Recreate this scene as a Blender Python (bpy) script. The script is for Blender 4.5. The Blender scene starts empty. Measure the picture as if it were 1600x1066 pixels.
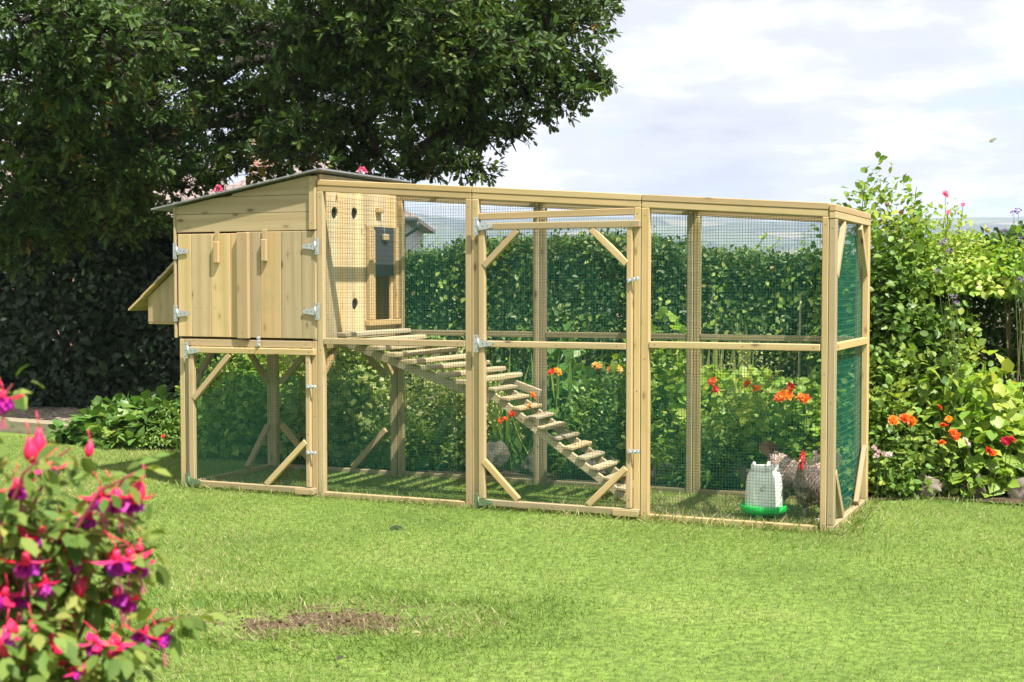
import bpy, bmesh, math, random
import numpy as np
from mathutils import Vector, Matrix

R = math.radians
rng = np.random.default_rng(7)
random.seed(7)
scn = bpy.context.scene
COL = scn.collection

# ------------------------------------------------------------------ camera, sky, sun, exposure
F = 2178.0                                  # focal length in photo pixels (1600 wide)
CZ = 1.49                                   # eye height
PITCH = math.atan(88 / F)
TH = R(23.8)                                # how far the coop is turned from the camera
cam_d = bpy.data.cameras.new('camera'); cam = bpy.data.objects.new('camera', cam_d); COL.objects.link(cam)
cam_d.sensor_width = 36; cam_d.lens = 36 * F / 1600; cam_d.clip_start = 0.05; cam_d.clip_end = 30000
cam.location = (0, 0, CZ); cam.rotation_euler = (R(90) - PITCH, 0, 0)
cam_d.dof.use_dof = True; cam_d.dof.focus_distance = 9.3; cam_d.dof.aperture_fstop = 9.5
scn.camera = cam

SUN = Vector((0.713, -0.861, 1.8)).normalized()
world = bpy.data.worlds.new('World'); scn.world = world; world.use_nodes = True
wn, wl = world.node_tree.nodes, world.node_tree.links
wn.clear()
def wnode(t, **k):
    n = wn.new(t)
    for a, b in k.items(): setattr(n, a, b)
    return n
w_out = wnode('ShaderNodeOutputWorld'); w_bg = wnode('ShaderNodeBackground'); w_bg.inputs[1].default_value = 0.108
sky = wnode('ShaderNodeTexSky', sky_type='NISHITA', sun_disc=False, sun_elevation=math.asin(SUN.z),
            sun_rotation=math.atan2(SUN.x, SUN.y), dust_density=1.5, air_density=1.0)
geo = wnode('ShaderNodeTexCoord'); sep = wnode('ShaderNodeSeparateXYZ'); wl.new(geo.outputs['Generated'], sep.inputs[0])
def wmath(op, a, b):
    n = wnode('ShaderNodeMath', operation=op)
    for i, q in enumerate((a, b)):
        if q is None: continue
        if isinstance(q, (int, float)): n.inputs[i].default_value = q
        else: wl.new(q, n.inputs[i])
    return n.outputs[0]
zc = wmath('ADD', wmath('MAXIMUM', sep.outputs[2], 0.0), 0.16)
cmb = wnode('ShaderNodeCombineXYZ')
wl.new(wmath('DIVIDE', sep.outputs[0], zc), cmb.inputs[0]); wl.new(wmath('DIVIDE', sep.outputs[1], zc), cmb.inputs[1])
def wnoise(scale, detail, rough, off):
    mp = wnode('ShaderNodeMapping'); mp.inputs['Location'].default_value = off; wl.new(cmb.outputs[0], mp.inputs[0])
    n = wnode('ShaderNodeTexNoise'); n.inputs['Scale'].default_value = scale; n.inputs['Detail'].default_value = detail
    n.inputs['Roughness'].default_value = rough; wl.new(mp.outputs[0], n.inputs['Vector']); return n.outputs['Fac']
def wramp(src, stops):
    r = wnode('ShaderNodeValToRGB'); e = r.color_ramp.elements
    while len(e) < len(stops): e.new(0.5)
    for q, (p, c) in zip(e, stops): q.position = p; q.color = (*c, 1) if len(c) == 3 else c
    r.color_ramp.interpolation = 'EASE'; wl.new(src, r.inputs[0]); return r.outputs[0]
def wmix(f, a, b):
    n = wnode('ShaderNodeMix', data_type='RGBA'); wl.new(f, n.inputs[0]) if not isinstance(f, float) else setattr(n.inputs[0], 'default_value', f)
    for i, q in ((6, a), (7, b)):
        if isinstance(q, tuple): n.inputs[i].default_value = (*q, 1)
        else: wl.new(q, n.inputs[i])
    return n.outputs[2]
cover = wramp(wnoise(1.5, 8, 0.55, (3.1, 1.2, 0)), [(0.33, (0, 0, 0)), (0.47, (1, 1, 1))])
shade = wramp(wnoise(1.1, 7, 0.6, (0.6, 4.4, 2)), [(0.36, (2.7, 2.85, 3.2)), (0.48, (3.7, 3.8, 4.05)), (0.58, (5.6, 5.6, 5.6))])
blue = wmix(0.75, sky.outputs[0], (2.9, 4.0, 5.0))
clouds = wmix(cover, blue, shade)
wl.new(clouds, w_bg.inputs[0]); wl.new(w_bg.outputs[0], w_out.inputs[0])

sun_d = bpy.data.lights.new('sun', 'SUN'); sun = bpy.data.objects.new('sun', sun_d); COL.objects.link(sun)
sun_d.energy = 4.9; sun_d.angle = R(0.53); sun_d.color = (1.0, 0.95, 0.86)
sun.rotation_euler = SUN.to_track_quat('Z', 'Y').to_euler()

scn.view_settings.view_transform = 'Standard'; scn.view_settings.look = 'None'
scn.view_settings.gamma = 1; scn.view_settings.use_curve_mapping = False
scn.view_settings.exposure = 1.12
scn.render.engine = 'CYCLES'
scn.cycles.max_bounces = 6; scn.cycles.transparent_max_bounces = 16; scn.cycles.volume_bounces = 0
scn.cycles.use_denoising = True; scn.cycles.use_adaptive_sampling = False; scn.cycles.sample_clamp_indirect = 4.0

# ------------------------------------------------------------------ places
O = Vector((-1.361, 9.731, 0.0))            # ground point under the run's front left corner
U = Vector((math.cos(TH), -math.sin(TH), 0)); V = Vector((math.sin(TH), math.cos(TH), 0))
def W(lx, ly, lz=0.0): return O + U * lx + V * ly + Vector((0, 0, lz))
def at(px, py, Y):                           # the world point seen at a photo pixel, Y metres away
    z = -math.sin(PITCH) - (py - 533) / F * math.cos(PITCH); y = math.cos(PITCH) - (py - 533) / F * math.sin(PITCH)
    x = (px - 800) / F
    return Vector((x / y * Y, Y, CZ + z / y * Y))

# ------------------------------------------------------------------ scene tree helpers
def link(o, parent=None):
    COL.objects.link(o)
    if parent is not None: o.parent = parent
    return o
def tag(o, label=None, cat=None, group=None, kind=None):
    if label: o['label'] = label
    if cat: o['category'] = cat
    if group: o['group'] = group
    if kind: o['kind'] = kind
    return o
def thing(name, label, cat, loc=(0, 0, 0), rz=0.0, group=None):
    o = link(bpy.data.objects.new(name, None)); o.empty_display_size = 0.1
    o.location = loc; o.rotation_euler = (0, 0, rz)
    return tag(o, label, cat, group)
def copy_tree(o, parent=None):
    c = o.copy(); link(c); c.parent = parent
    for ch in list(o.children): copy_tree(ch, c)
    return c

# ------------------------------------------------------------------ materials
def mat(name):
    m = bpy.data.materials.new(name); m.use_nodes = True
    nt = m.node_tree; nt.nodes.clear()
    out = nt.nodes.new('ShaderNodeOutputMaterial'); p = nt.nodes.new('ShaderNodeBsdfPrincipled')
    nt.links.new(p.outputs[0], out.inputs[0])
    return m, nt, p, out
class NT:
    def __init__(s, nt): s.nt = nt
    def n(s, t, ins=None, **k):
        q = s.nt.nodes.new(t)
        for a, b in k.items(): setattr(q, a, b)
        for a, b in (ins or {}).items():
            if hasattr(b, 'is_linked') or isinstance(b, bpy.types.NodeSocket): s.nt.links.new(b, q.inputs[a])
            else: q.inputs[a].default_value = b
        return q
    def math(s, op, a, b=0.0): return s.n('ShaderNodeMath', {0: a, 1: b}, operation=op).outputs[0]
    def noise(s, vec, scale, detail=3, rough=0.5, dist=0.0):
        return s.n('ShaderNodeTexNoise', {'Vector': vec, 'Scale': scale, 'Detail': detail, 'Roughness': rough, 'Distortion': dist}).outputs['Fac']
    def map(s, vec, scale=(1, 1, 1), loc=(0, 0, 0)): return s.n('ShaderNodeMapping', {'Vector': vec, 'Scale': scale, 'Location': loc}).outputs[0]
    def ramp(s, f, stops, interp='LINEAR'):
        r = s.n('ShaderNodeValToRGB', {0: f}); e = r.color_ramp.elements; r.color_ramp.interpolation = interp
        while len(e) < len(stops): e.new(0.5)
        for q, (p, c) in zip(e, stops): q.position = p; q.color = (*c, 1)
        return r.outputs[0]
    def mix(s, f, a, b, blend='MIX'):
        q = s.n('ShaderNodeMix', data_type='RGBA', blend_type=blend)
        for i, x in ((0, f), (6, a), (7, b)):
            if isinstance(x, tuple): x = (*x, 1)
            if isinstance(x, bpy.types.NodeSocket): s.nt.links.new(x, q.inputs[i])
            else: q.inputs[i].default_value = x
        return q.outputs[2]
    def bump(s, h, strength, dist): return s.n('ShaderNodeBump', {'Height': h, 'Strength': strength, 'Distance': dist}).outputs[0]

def wood_mat(name, light, dark, knot, grey=0.0):
    m, nt, p, out = mat(name); g = NT(nt)
    uv = g.n('ShaderNodeTexCoord').outputs['UV']
    tint = g.n('ShaderNodeAttribute', attribute_name='tint').outputs['Fac']
    warp = g.noise(g.map(uv, (1.4, 9, 1)), 1.0, 3, 0.5)
    grain = g.noise(g.map(uv, (1.6, 70, 1)), 1.0, 5, 0.62, 0.6)
    ring = g.n('ShaderNodeTexWave', {'Vector': g.map(uv, (0.30, 3.2, 1)), 'Scale': 1.0, 'Distortion': 9.0, 'Detail': 2.0, 'Detail Scale': 0.55, 'Detail Roughness': 0.4},
               wave_type='BANDS', bands_direction='Y').outputs['Fac']
    ring = g.math('POWER', ring, 2.2)
    f = g.math('ADD', g.math('MULTIPLY', grain, 0.62), g.math('MULTIPLY', g.math('SUBTRACT', 1.0, ring), 0.24))
    c = g.ramp(f, [(0.16, dark), (0.62, light)])
    vor = g.n('ShaderNodeTexVoronoi', {'Vector': g.map(uv, (4.6, 10.5, 1)), 'Scale': 1.0, 'Randomness': 1.0}, feature='F1')
    kn = g.ramp(vor.outputs['Distance'], [(0.06, (1, 1, 1)), (0.17, (0, 0, 0))])
    halo = g.ramp(vor.outputs['Distance'], [(0.08, (1, 1, 1)), (0.34, (0, 0, 0))])
    pick = g.ramp(g.n('ShaderNodeSeparateColor', {0: vor.outputs['Color']}).outputs[0], [(0.44, (0, 0, 0)), (0.47, (1, 1, 1))])
    c = g.mix(g.math('MULTIPLY', g.math('MULTIPLY', halo, pick), 0.45), c, dark)
    c = g.mix(g.math('MULTIPLY', g.math('MULTIPLY', kn, pick), 0.9), c, knot)
    c = g.mix(g.ramp(warp, [(0.40, (0, 0, 0)), (0.72, (0.5, 0.5, 0.5))]), c, tuple(0.62 * a + 0.38 * b for a, b in zip(dark, (0.36, 0.40, 0.17))))
    t2 = g.n('ShaderNodeMath', {0: g.math('MULTIPLY', tint, 7.31)}, operation='FRACT').outputs[0]
    c = g.mix(g.ramp(t2, [(0.45, (0, 0, 0)), (1.0, (0.55, 0.55, 0.55))]), c, tuple(0.5 * a + 0.5 * b for a, b in zip(dark, (0.50, 0.30, 0.12))))
    hsv = g.n('ShaderNodeHueSaturation', {'Color': c, 'Value': g.math('ADD', 0.76, g.math('MULTIPLY', tint, 0.40)),
              'Saturation': g.math('ADD', 0.88 - grey, g.math('MULTIPLY', tint, 0.2))})
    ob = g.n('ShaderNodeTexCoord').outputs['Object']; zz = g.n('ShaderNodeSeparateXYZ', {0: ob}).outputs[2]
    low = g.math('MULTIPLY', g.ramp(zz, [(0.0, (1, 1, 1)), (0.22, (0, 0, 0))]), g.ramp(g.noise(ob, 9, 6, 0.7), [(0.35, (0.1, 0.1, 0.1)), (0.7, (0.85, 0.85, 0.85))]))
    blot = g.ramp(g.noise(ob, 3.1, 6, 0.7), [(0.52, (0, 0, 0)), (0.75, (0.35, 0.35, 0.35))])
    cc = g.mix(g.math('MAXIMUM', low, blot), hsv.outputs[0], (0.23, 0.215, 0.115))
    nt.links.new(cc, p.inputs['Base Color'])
    p.inputs['Roughness'].default_value = 0.62; p.inputs['Specular IOR Level'].default_value = 0.3
    nt.links.new(g.bump(f, 0.25, 0.002), p.inputs['Normal'])
    return m
M = {}
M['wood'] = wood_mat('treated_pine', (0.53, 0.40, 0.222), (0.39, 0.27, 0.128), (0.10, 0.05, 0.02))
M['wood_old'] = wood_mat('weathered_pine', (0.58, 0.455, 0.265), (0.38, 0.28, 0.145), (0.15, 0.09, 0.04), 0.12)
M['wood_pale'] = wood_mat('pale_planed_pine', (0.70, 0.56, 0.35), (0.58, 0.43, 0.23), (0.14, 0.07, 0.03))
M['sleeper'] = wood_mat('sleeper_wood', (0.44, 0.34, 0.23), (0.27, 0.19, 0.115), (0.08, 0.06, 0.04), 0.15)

def plain(name, col, rough=0.5, metal=0.0, spec=0.5, noise=0.0, nscale=40, bump=0.0, sss=0.0, coat=0.0):
    m, nt, p, out = mat(name); g = NT(nt)
    if noise:
        o = g.n('ShaderNodeTexCoord').outputs['Object']
        n = g.noise(o, nscale, 4, 0.6)
        c = g.mix(g.ramp(n, [(0.3, (0, 0, 0)), (0.7, (1, 1, 1))]), tuple(x * (1 - noise) for x in col), tuple(min(1, x * (1 + noise * 0.5)) for x in col))
        nt.links.new(c, p.inputs['Base Color'])
        if bump: nt.links.new(g.bump(n, bump, 0.01), p.inputs['Normal'])
    else: p.inputs['Base Color'].default_value = (*col, 1)
    p.inputs['Roughness'].default_value = rough; p.inputs['Metallic'].default_value = metal; p.inputs['Specular IOR Level'].default_value = spec
    if sss: p.inputs['Subsurface Weight'].default_value = sss; p.inputs['Subsurface Radius'].default_value = (0.02, 0.02, 0.02)
    return m
M['wire'] = plain('green_wire', (0.014, 0.11, 0.072), 0.3, 0, 0.5)
M['wire_end'] = plain('green_wire_end', (0.009, 0.15, 0.10), 0.34, 0, 0.5)
M['zinc'] = plain('galvanised_metal', (0.62, 0.63, 0.64), 0.42, 0.75, 0.5, 0.25, 90)
M['mossy'] = plain('green_stained_metal', (0.16, 0.24, 0.12), 0.6, 0.3, 0.4, 0.4, 80)
M['screw'] = plain('screw_head', (0.20, 0.16, 0.10), 0.5, 0.6)
M['felt'] = plain('roof_sheet', (0.24, 0.245, 0.26), 0.34, 0, 0.5, 0.35, 25, 0.2)
M['slide'] = plain('dark_slide_sheet', (0.05, 0.052, 0.058), 0.5, 0, 0.4, 0.3, 60)
M['tank'] = plain('translucent_white_plastic', (0.90, 0.92, 0.84), 0.38, 0, 0.5, 0.05, 12, 0, 0.25)
M['tray'] = plain('green_plastic', (0.02, 0.62, 0.09), 0.32, 0, 0.5, 0.1, 10)
M['smudge'] = plain('grey_print', (0.42, 0.45, 0.44), 0.6, 0, 0.3, 0.3, 60)
M['comb'] = plain('red_comb', (0.72, 0.02, 0.035), 0.5, 0, 0.4, 0.25, 60, 0, 0.1)
M['beak'] = plain('beak_horn', (0.60, 0.40, 0.18), 0.45)
M['eye'] = plain('eye_dark', (0.02, 0.012, 0.008), 0.15)
M['legs'] = plain('leg_scale', (0.52, 0.42, 0.34), 0.55, 0, 0.4, 0.3, 150)
M['hen'] = plain('hen_plumage', (0.17, 0.13, 0.11), 0.8, 0, 0.2, 0.6, 45)
M['bark'] = plain('bark', (0.05, 0.042, 0.032), 0.9, 0, 0.2, 0.55, 14, 0.8)
M['stem'] = plain('green_stem', (0.11, 0.16, 0.045), 0.6, 0, 0.3, 0.3, 30)
M['twig'] = plain('brown_twig', (0.16, 0.105, 0.065), 0.75, 0, 0.2, 0.4, 40)
M['red_stem'] = plain('reddish_stem', (0.34, 0.07, 0.085), 0.5, 0, 0.4, 0.4, 60)
M['dry'] = plain('dry_stalk', (0.50, 0.42, 0.25), 0.7, 0, 0.2, 0.3, 40)
M['white'] = plain('white_wing', (0.85, 0.86, 0.80), 0.6)
M['brick'] = None
M['render_white'] = plain('white_render', (0.72, 0.71, 0.70), 0.8, 0, 0.2, 0.1, 3)
M['gutter'] = plain('dark_gutter', (0.05, 0.05, 0.055), 0.4)

def rock_mat():
    m, nt, p, out = mat('field_stone'); g = NT(nt)
    o = g.n('ShaderNodeTexCoord').outputs['Object']
    a = g.noise(o, 6, 8, 0.65, 0.4); b = g.noise(o, 28, 5, 0.6)
    c = g.ramp(a, [(0.3, (0.07, 0.055, 0.042)), (0.52, (0.19, 0.155, 0.12)), (0.72, (0.31, 0.26, 0.205))])
    c = g.mix(g.ramp(b, [(0.55, (0, 0, 0)), (0.68, (0.7, 0.7, 0.7))]), c, (0.16, 0.17, 0.075))
    nt.links.new(c, p.inputs['Base Color']); p.inputs['Roughness'].default_value = 0.9
    nt.links.new(g.bump(g.math('ADD', a, g.math('MULTIPLY', b, 0.4)), 0.9, 0.03), p.inputs['Normal'])
    return m
M['rock'] = rock_mat()

def leaf_mat(name, stops, trans=0.35, rough=0.45, spec=0.4, tcol=(1.25, 1.25, 0.6)):
    m, nt, p, out = mat(name); g = NT(nt)
    at_ = g.n('ShaderNodeAttribute', attribute_name='rnd').outputs['Color']
    rr = g.n('ShaderNodeSeparateColor', {0: at_}).outputs
    c = g.ramp(rr[0], stops)
    o = g.n('ShaderNodeTexCoord').outputs['Object']
    c = g.n('ShaderNodeHueSaturation', {'Color': c, 'Hue': g.math('ADD', 0.485, g.math('MULTIPLY', rr[2], 0.03)), 'Value': g.math('ADD', 0.82, g.math('MULTIPLY', rr[1], 0.36))}).outputs[0]
    nt.links.new(c, p.inputs['Base Color'])
    p.inputs['Roughness'].default_value = rough; p.inputs['Specular IOR Level'].default_value = spec
    tr = g.n('ShaderNodeBsdfTranslucent', {'Color': g.mix(1.0, c, tcol, 'MULTIPLY')})
    mx = g.n('ShaderNodeMixShader', {0: trans, 1: p.outputs[0], 2: tr.outputs[0]})
    nt.links.new(mx.outputs[0], out.inputs[0])
    return m
M['oak_leaf'] = leaf_mat('oak_leaf', [(0, (0.026, 0.058, 0.013)), (0.5, (0.068, 0.128, 0.024)), (0.92, (0.16, 0.215, 0.042)), (1, (0.26, 0.18, 0.035))], 0.32, 0.55, 0.3)
M['hedge_leaf'] = leaf_mat('hedge_leaf', [(0, (0.03, 0.07, 0.018)), (0.55, (0.085, 0.16, 0.034)), (0.9, (0.20, 0.29, 0.06)), (1, (0.32, 0.24, 0.11))], 0.33)
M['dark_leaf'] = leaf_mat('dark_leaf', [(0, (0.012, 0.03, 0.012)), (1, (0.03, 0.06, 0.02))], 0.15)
M['shrub_leaf'] = leaf_mat('shrub_leaf', [(0, (0.08, 0.16, 0.03)), (0.6, (0.19, 0.31, 0.055)), (1, (0.37, 0.44, 0.09))], 0.36)
M['lime_leaf'] = leaf_mat('lime_leaf', [(0, (0.14, 0.25, 0.035)), (0.6, (0.28, 0.42, 0.065)), (1, (0.46, 0.52, 0.12))], 0.42)
M['pale_leaf'] = leaf_mat('pale_leaf', [(0, (0.18, 0.26, 0.07)), (0.6, (0.38, 0.46, 0.14)), (1, (0.64, 0.58, 0.32))], 0.42)
M['big_leaf'] = leaf_mat('big_leaf', [(0, (0.06, 0.14, 0.03)), (0.7, (0.13, 0.25, 0.05)), (1, (0.26, 0.35, 0.08))], 0.3, 0.42)
M['fuchsia_leaf'] = leaf_mat('fuchsia_leaf', [(0, (0.085, 0.15, 0.03)), (0.6, (0.17, 0.26, 0.055)), (1, (0.32, 0.33, 0.085))], 0.42, 0.6, 0.25)
M['grass'] = leaf_mat('grass_blade', [(0, (0.10, 0.165, 0.03)), (0.5, (0.182, 0.272, 0.055)), (0.86, (0.265, 0.322, 0.09)), (1, (0.43, 0.375, 0.20))], 0.36, 0.5, 0.35)
M['feather'] = leaf_mat('hen_feather', [(0, (0.07, 0.045, 0.034)), (0.4, (0.25, 0.145, 0.095)), (0.7, (0.46, 0.34, 0.27)), (1, (0.78, 0.70, 0.63))], 0.05, 0.7, 0.2, (1, 1, 1))
def petal(name, a, b, trans=0.35): return leaf_mat(name, [(0, a), (1, b)], trans, 0.5, 0.3, (1.1, 1.0, 1.0))
M['orange'] = petal('orange_petal', (0.72, 0.07, 0.01), (0.92, 0.26, 0.02))
M['yellow'] = petal('yellow_petal', (0.85, 0.42, 0.08), (0.9, 0.55, 0.2))
M['red'] = petal('red_petal', (0.65, 0.015, 0.02), (0.8, 0.05, 0.05))
M['pink'] = petal('pink_petal', (0.78, 0.10, 0.28), (0.85, 0.25, 0.38))
M['palewing'] = petal('butterfly_wing', (0.86, 0.88, 0.82), (0.9, 0.9, 0.86), 0.5)
M['palepink'] = petal('pale_pink_petal', (0.66, 0.42, 0.44), (0.75, 0.60, 0.56))
M['purple'] = petal('purple_petal', (0.24, 0.12, 0.40), (0.40, 0.25, 0.55))
M['sepal'] = petal('fuchsia_sepal', (0.80, 0.02, 0.11), (0.90, 0.07, 0.19), 0.3)
M['corolla'] = petal('fuchsia_corolla', (0.26, 0.012, 0.34), (0.62, 0.03, 0.34), 0.3)
M['bud'] = plain('fuchsia_bud_red', (0.74, 0.02, 0.10), 0.4, 0, 0.4, 0.2, 70)

# ------------------------------------------------------------------ mesh builder
class MB:
    def __init__(s): s.v = []; s.f = []; s.uv = []; s.mi = []; s.tn = []; s.sm = []
    def face(s, idx, uvs=None, mi=0, tint=0.5, smooth=False):
        s.f.append(tuple(idx)); s.uv.append(uvs or [(0, 0)] * len(idx)); s.mi.append(mi); s.tn.append(tint); s.sm.append(smooth)
    def obox(s, c, ax, h, ch=0.003, mi=0, tint=None):
        """chamfered box: centre c, three unit axes, half sizes; the grain runs along its longest axis"""
        c = Vector(c); ax = [Vector(a) for a in ax]
        ch = min(ch, 0.4 * min(h)); tint = random.random() if tint is None else tint
        L = max(range(3), key=lambda i: h[i]); o1, o2 = [i for i in range(3) if i != L]
        ru, rv = random.random() * 20, random.random() * 20
        base = len(s.v); loc = []
        for sx in (-1, 1):
            for sy in (-1, 1):
                for sz in (-1, 1):
                    sg = (sx, sy, sz)
                    for k in range(3):                       # vertex k keeps full extent on axis k
                        q = [sg[i] * (h[i] if i == k else h[i] - ch) for i in range(3)]
                        loc.append(q); s.v.append(c + ax[0] * q[0] + ax[1] * q[1] + ax[2] * q[2])
        def cid(sx, sy, sz): return ((sx > 0) * 4 + (sy > 0) * 2 + (sz > 0)) * 3
        def add(ids):
            p = [Vector(loc[i]) for i in ids]; n = (p[1] - p[0]).cross(p[2] - p[0])
            if n.dot(sum(p, Vector())) < 0: ids = ids[::-1]
            a = [abs(x) for x in n]; k = max(range(3), key=lambda i: a[i])
            uvs = []
            for i in ids:
                q = loc[i]
                if k == L: uvs.append((ru + q[o1] * 0.3, rv + q[o2]))
                else: uvs.append((ru + q[L], rv + q[o1] + q[o2]))
            s.face([base + i for i in ids], uvs, mi, tint)
        det = Matrix(ax).determinant()
        for k in range(3):
            a, b = [i for i in range(3) if i != k]
            for sg in (-1, 1):
                quad = []
                for da, db in ((-1, -1), (1, -1), (1, 1), (-1, 1)):
                    q = [0, 0, 0]; q[k] = sg; q[a] = da; q[b] = db; quad.append(cid(*q) + k)
                add(quad)
            for da in (-1, 1):
                for db in (-1, 1):
                    q0 = [0, 0, 0]; q0[k] = -1; q0[a] = da; q0[b] = db; q1 = list(q0); q1[k] = 1
                    add([cid(*q0) + a, cid(*q1) + a, cid(*q1) + b, cid(*q0) + b])
        for sx in (-1, 1):
            for sy in (-1, 1):
                for sz in (-1, 1):
                    i = cid(sx, sy, sz); add([i, i + 1, i + 2])
        if det < 0:
            pass
        return s
    def box(s, a, b, ch=0.003, mi=0, tint=None):
        a, b = Vector(a), Vector(b)
        return s.obox((a + b) / 2, ((1, 0, 0), (0, 1, 0), (0, 0, 1)), [abs(x) / 2 for x in (b - a)], ch, mi, tint)
    def bar(s, p0, p1, w, t, up=(0, 0, 1), ch=0.003, mi=0, tint=None):
        """bar from p0 to p1, w across (perpendicular to up), t along up"""
        p0, p1 = Vector(p0), Vector(p1); d = (p1 - p0); ln = d.length; d.normalize()
        side = d.cross(Vector(up)).normalized(); upv = side.cross(d).normalized()
        return s.obox((p0 + p1) / 2, (d, side, upv), (ln / 2, w / 2, t / 2), ch, mi, tint)
    def prism(s, poly, y0, y1, mi=0, tint=None, axes=((1, 0, 0), (0, 0, 1), (0, 1, 0)), grain=0):
        """2-D outline extruded along the third axis"""
        tint = random.random() if tint is None else tint
        A, B, Cc = [Vector(a) for a in axes]; ru, rv = random.random() * 20, random.random() * 20
        n = len(poly); base = len(s.v)
        area = sum(poly[i][0] * poly[(i + 1) % n][1] - poly[(i + 1) % n][0] * poly[i][1] for i in range(n))
        if area < 0: poly = poly[::-1]
        flip = A.cross(B).dot(Cc) * (y1 - y0) < 0
        for y in (y0, y1):
            for p in poly: s.v.append(A * p[0] + B * p[1] + Cc * y)
        U2 = lambda p: (ru + p[grain], rv + p[1 - grain])
        f0 = list(range(base, base + n))[::-1]; f1 = list(range(base + n, base + 2 * n))
        for f, ps in ((f0, poly[::-1]), (f1, poly)):
            f_, p_ = (f[::-1], ps[::-1]) if flip else (f, ps)
            s.face(f_, [U2(p) for p in p_], mi, tint)
        for i in range(n):
            j = (i + 1) % n; q = [base + i, base + j, base + n + j, base + n + i]
            uvs = [U2(poly[i]), U2(poly[j]), (U2(poly[j])[0], U2(poly[j])[1] + abs(y1 - y0)), (U2(poly[i])[0], U2(poly[i])[1] + abs(y1 - y0))]
            if flip: q, uvs = q[::-1], uvs[::-1]
            s.face(q, uvs, mi, tint)
        return s
    def tube(s, pts, rad, n=6, mi=0, caps=True, tint=0.5):
        pts = [Vector(p) for p in pts]; m = len(pts)
        rad = [rad] * m if isinstance(rad, (int, float)) else rad
        base = len(s.v); prev = None; ru = random.random() * 9
        for i, p in enumerate(pts):
            t = (pts[min(i + 1, m - 1)] - pts[max(i - 1, 0)])
            t = t.normalized() if t.length > 1e-9 else Vector((0, 0, 1))
            if prev is None:
                a = t.orthogonal().normalized()
            else:
                a = prev - t * prev.dot(t); a = a.normalized() if a.length > 1e-6 else t.orthogonal().normalized()
            prev = a; b = t.cross(a)
            for k in range(n):
                th = 2 * math.pi * k / n; s.v.append(p + (a * math.cos(th) + b * math.sin(th)) * rad[i])
        for i in range(m - 1):
            for k in range(n):
                k2 = (k + 1) % n
                s.face((base + i * n + k, base + i * n + k2, base + (i + 1) * n + k2, base + (i + 1) * n + k), [(ru, 0)] * 4, mi, tint, n > 4)
        if caps:
            s.face([base + k for k in range(n)][::-1], None, mi, tint); s.face([base + (m - 1) * n + k for k in range(n)], None, mi, tint)
        return s
    def lathe(s, prof, n=24, c=(0, 0, 0), mi=0, smooth=True, sx=1.0, sy=1.0):
        c = Vector(c); base = len(s.v); m = len(prof)
        for r, z in prof:
            for k in range(n):
                th = 2 * math.pi * k / n; s.v.append(c + Vector((r * sx * math.cos(th), r * sy * math.sin(th), z)))
        for i in range(m - 1):
            for k in range(n):
                k2 = (k + 1) % n; s.face((base + i * n + k, base + i * n + k2, base + (i + 1) * n + k2, base + (i + 1) * n + k), None, mi, 0.5, smooth)
        if prof[0][0] > 1e-4: s.face([base + k for k in range(n)][::-1], None, mi)
        if prof[-1][0] > 1e-4: s.face([base + (m - 1) * n + k for k in range(n)], None, mi)
        return s
    def ball(s, c, r, n=10, m=6, mi=0, sc=(1, 1, 1)):
        c = Vector(c); base = len(s.v)
        for i in range(m + 1):
            ph = math.pi * i / m
            for k in range(n):
                th = 2 * math.pi * k / n
                s.v.append(c + Vector((r * sc[0] * math.sin(ph) * math.cos(th), r * sc[1] * math.sin(ph) * math.sin(th), -r * sc[2] * math.cos(ph))))
        for i in range(m):
            for k in range(n):
                k2 = (k + 1) % n; s.face((base + i * n + k, base + i * n + k2, base + (i + 1) * n + k2, base + (i + 1) * n + k), None, mi, 0.5, True)
        return s
    def mesh(s, name, mats):
        me = bpy.data.meshes.new(name); me.from_pydata([tuple(v) for v in s.v], [], s.f)
        for m in (mats if isinstance(mats, (list, tuple)) else [mats]): me.materials.append(m)
        uv = me.uv_layers.new(name='UVMap'); flat = np.array([c for u in s.uv for q in u for c in q], dtype=np.float32)
        uv.data.foreach_set('uv', flat)
        me.polygons.foreach_set('material_index', np.array(s.mi, dtype=np.int32))
        me.polygons.foreach_set('use_smooth', np.array(s.sm, dtype=bool))
        a = me.attributes.new('tint', 'FLOAT', 'FACE'); a.data.foreach_set('value', np.array(s.tn, dtype=np.float32))
        me.update(); return me
    def build(s, name, mats, parent=None):
        return link(bpy.data.objects.new(name, s.mesh(name, mats)), parent)

# ------------------------------------------------------------------ leaf clouds
def T_oval(w=0.28, fold=0.10, droop=0.12):
    v = [(0, 0, 0), (0.25, -w * 0.8, fold * 0.6), (0.6, -w, fold * 0.5), (1, 0, -droop), (0.6, w, fold * 0.5), (0.25, w * 0.8, fold * 0.6), (0.5, 0, -0.02)]
    return np.array(v), [(0, 1, 2, 3, 6), (0, 6, 3, 4, 5)]
def T_oak():
    h = [(0.12, 0.03), (0.24, 0.16), (0.32, 0.09), (0.44, 0.26), (0.52, 0.13), (0.66, 0.29), (0.73, 0.14), (0.86, 0.20), (0.92, 0.09)]
    v = [(0, 0, 0)] + [(x, -y, 0.25 * y - 0.06 * x * x) for x, y in h] + [(1, 0, -0.08)] + [(x, y, 0.25 * y - 0.06 * x * x) for x, y in h[::-1]]
    n = len(h); tip = n + 1
    return np.array(v), [tuple(range(0, tip + 1)), tuple([tip] + list(range(tip + 1, tip + 1 + n)) + [0])]
def T_disc(n=8, cup=0.12):
    v = [(0.5, 0, -cup)] + [(0.5 + 0.5 * math.cos(2 * math.pi * k / n) * (1 + 0.06 * (k % 2)), 0.5 * math.sin(2 * math.pi * k / n), 0.04 * (k % 2)) for k in range(n)]
    return np.array(v), [(0, 1 + k, 1 + (k + 1) % n) for k in range(n)]
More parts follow.
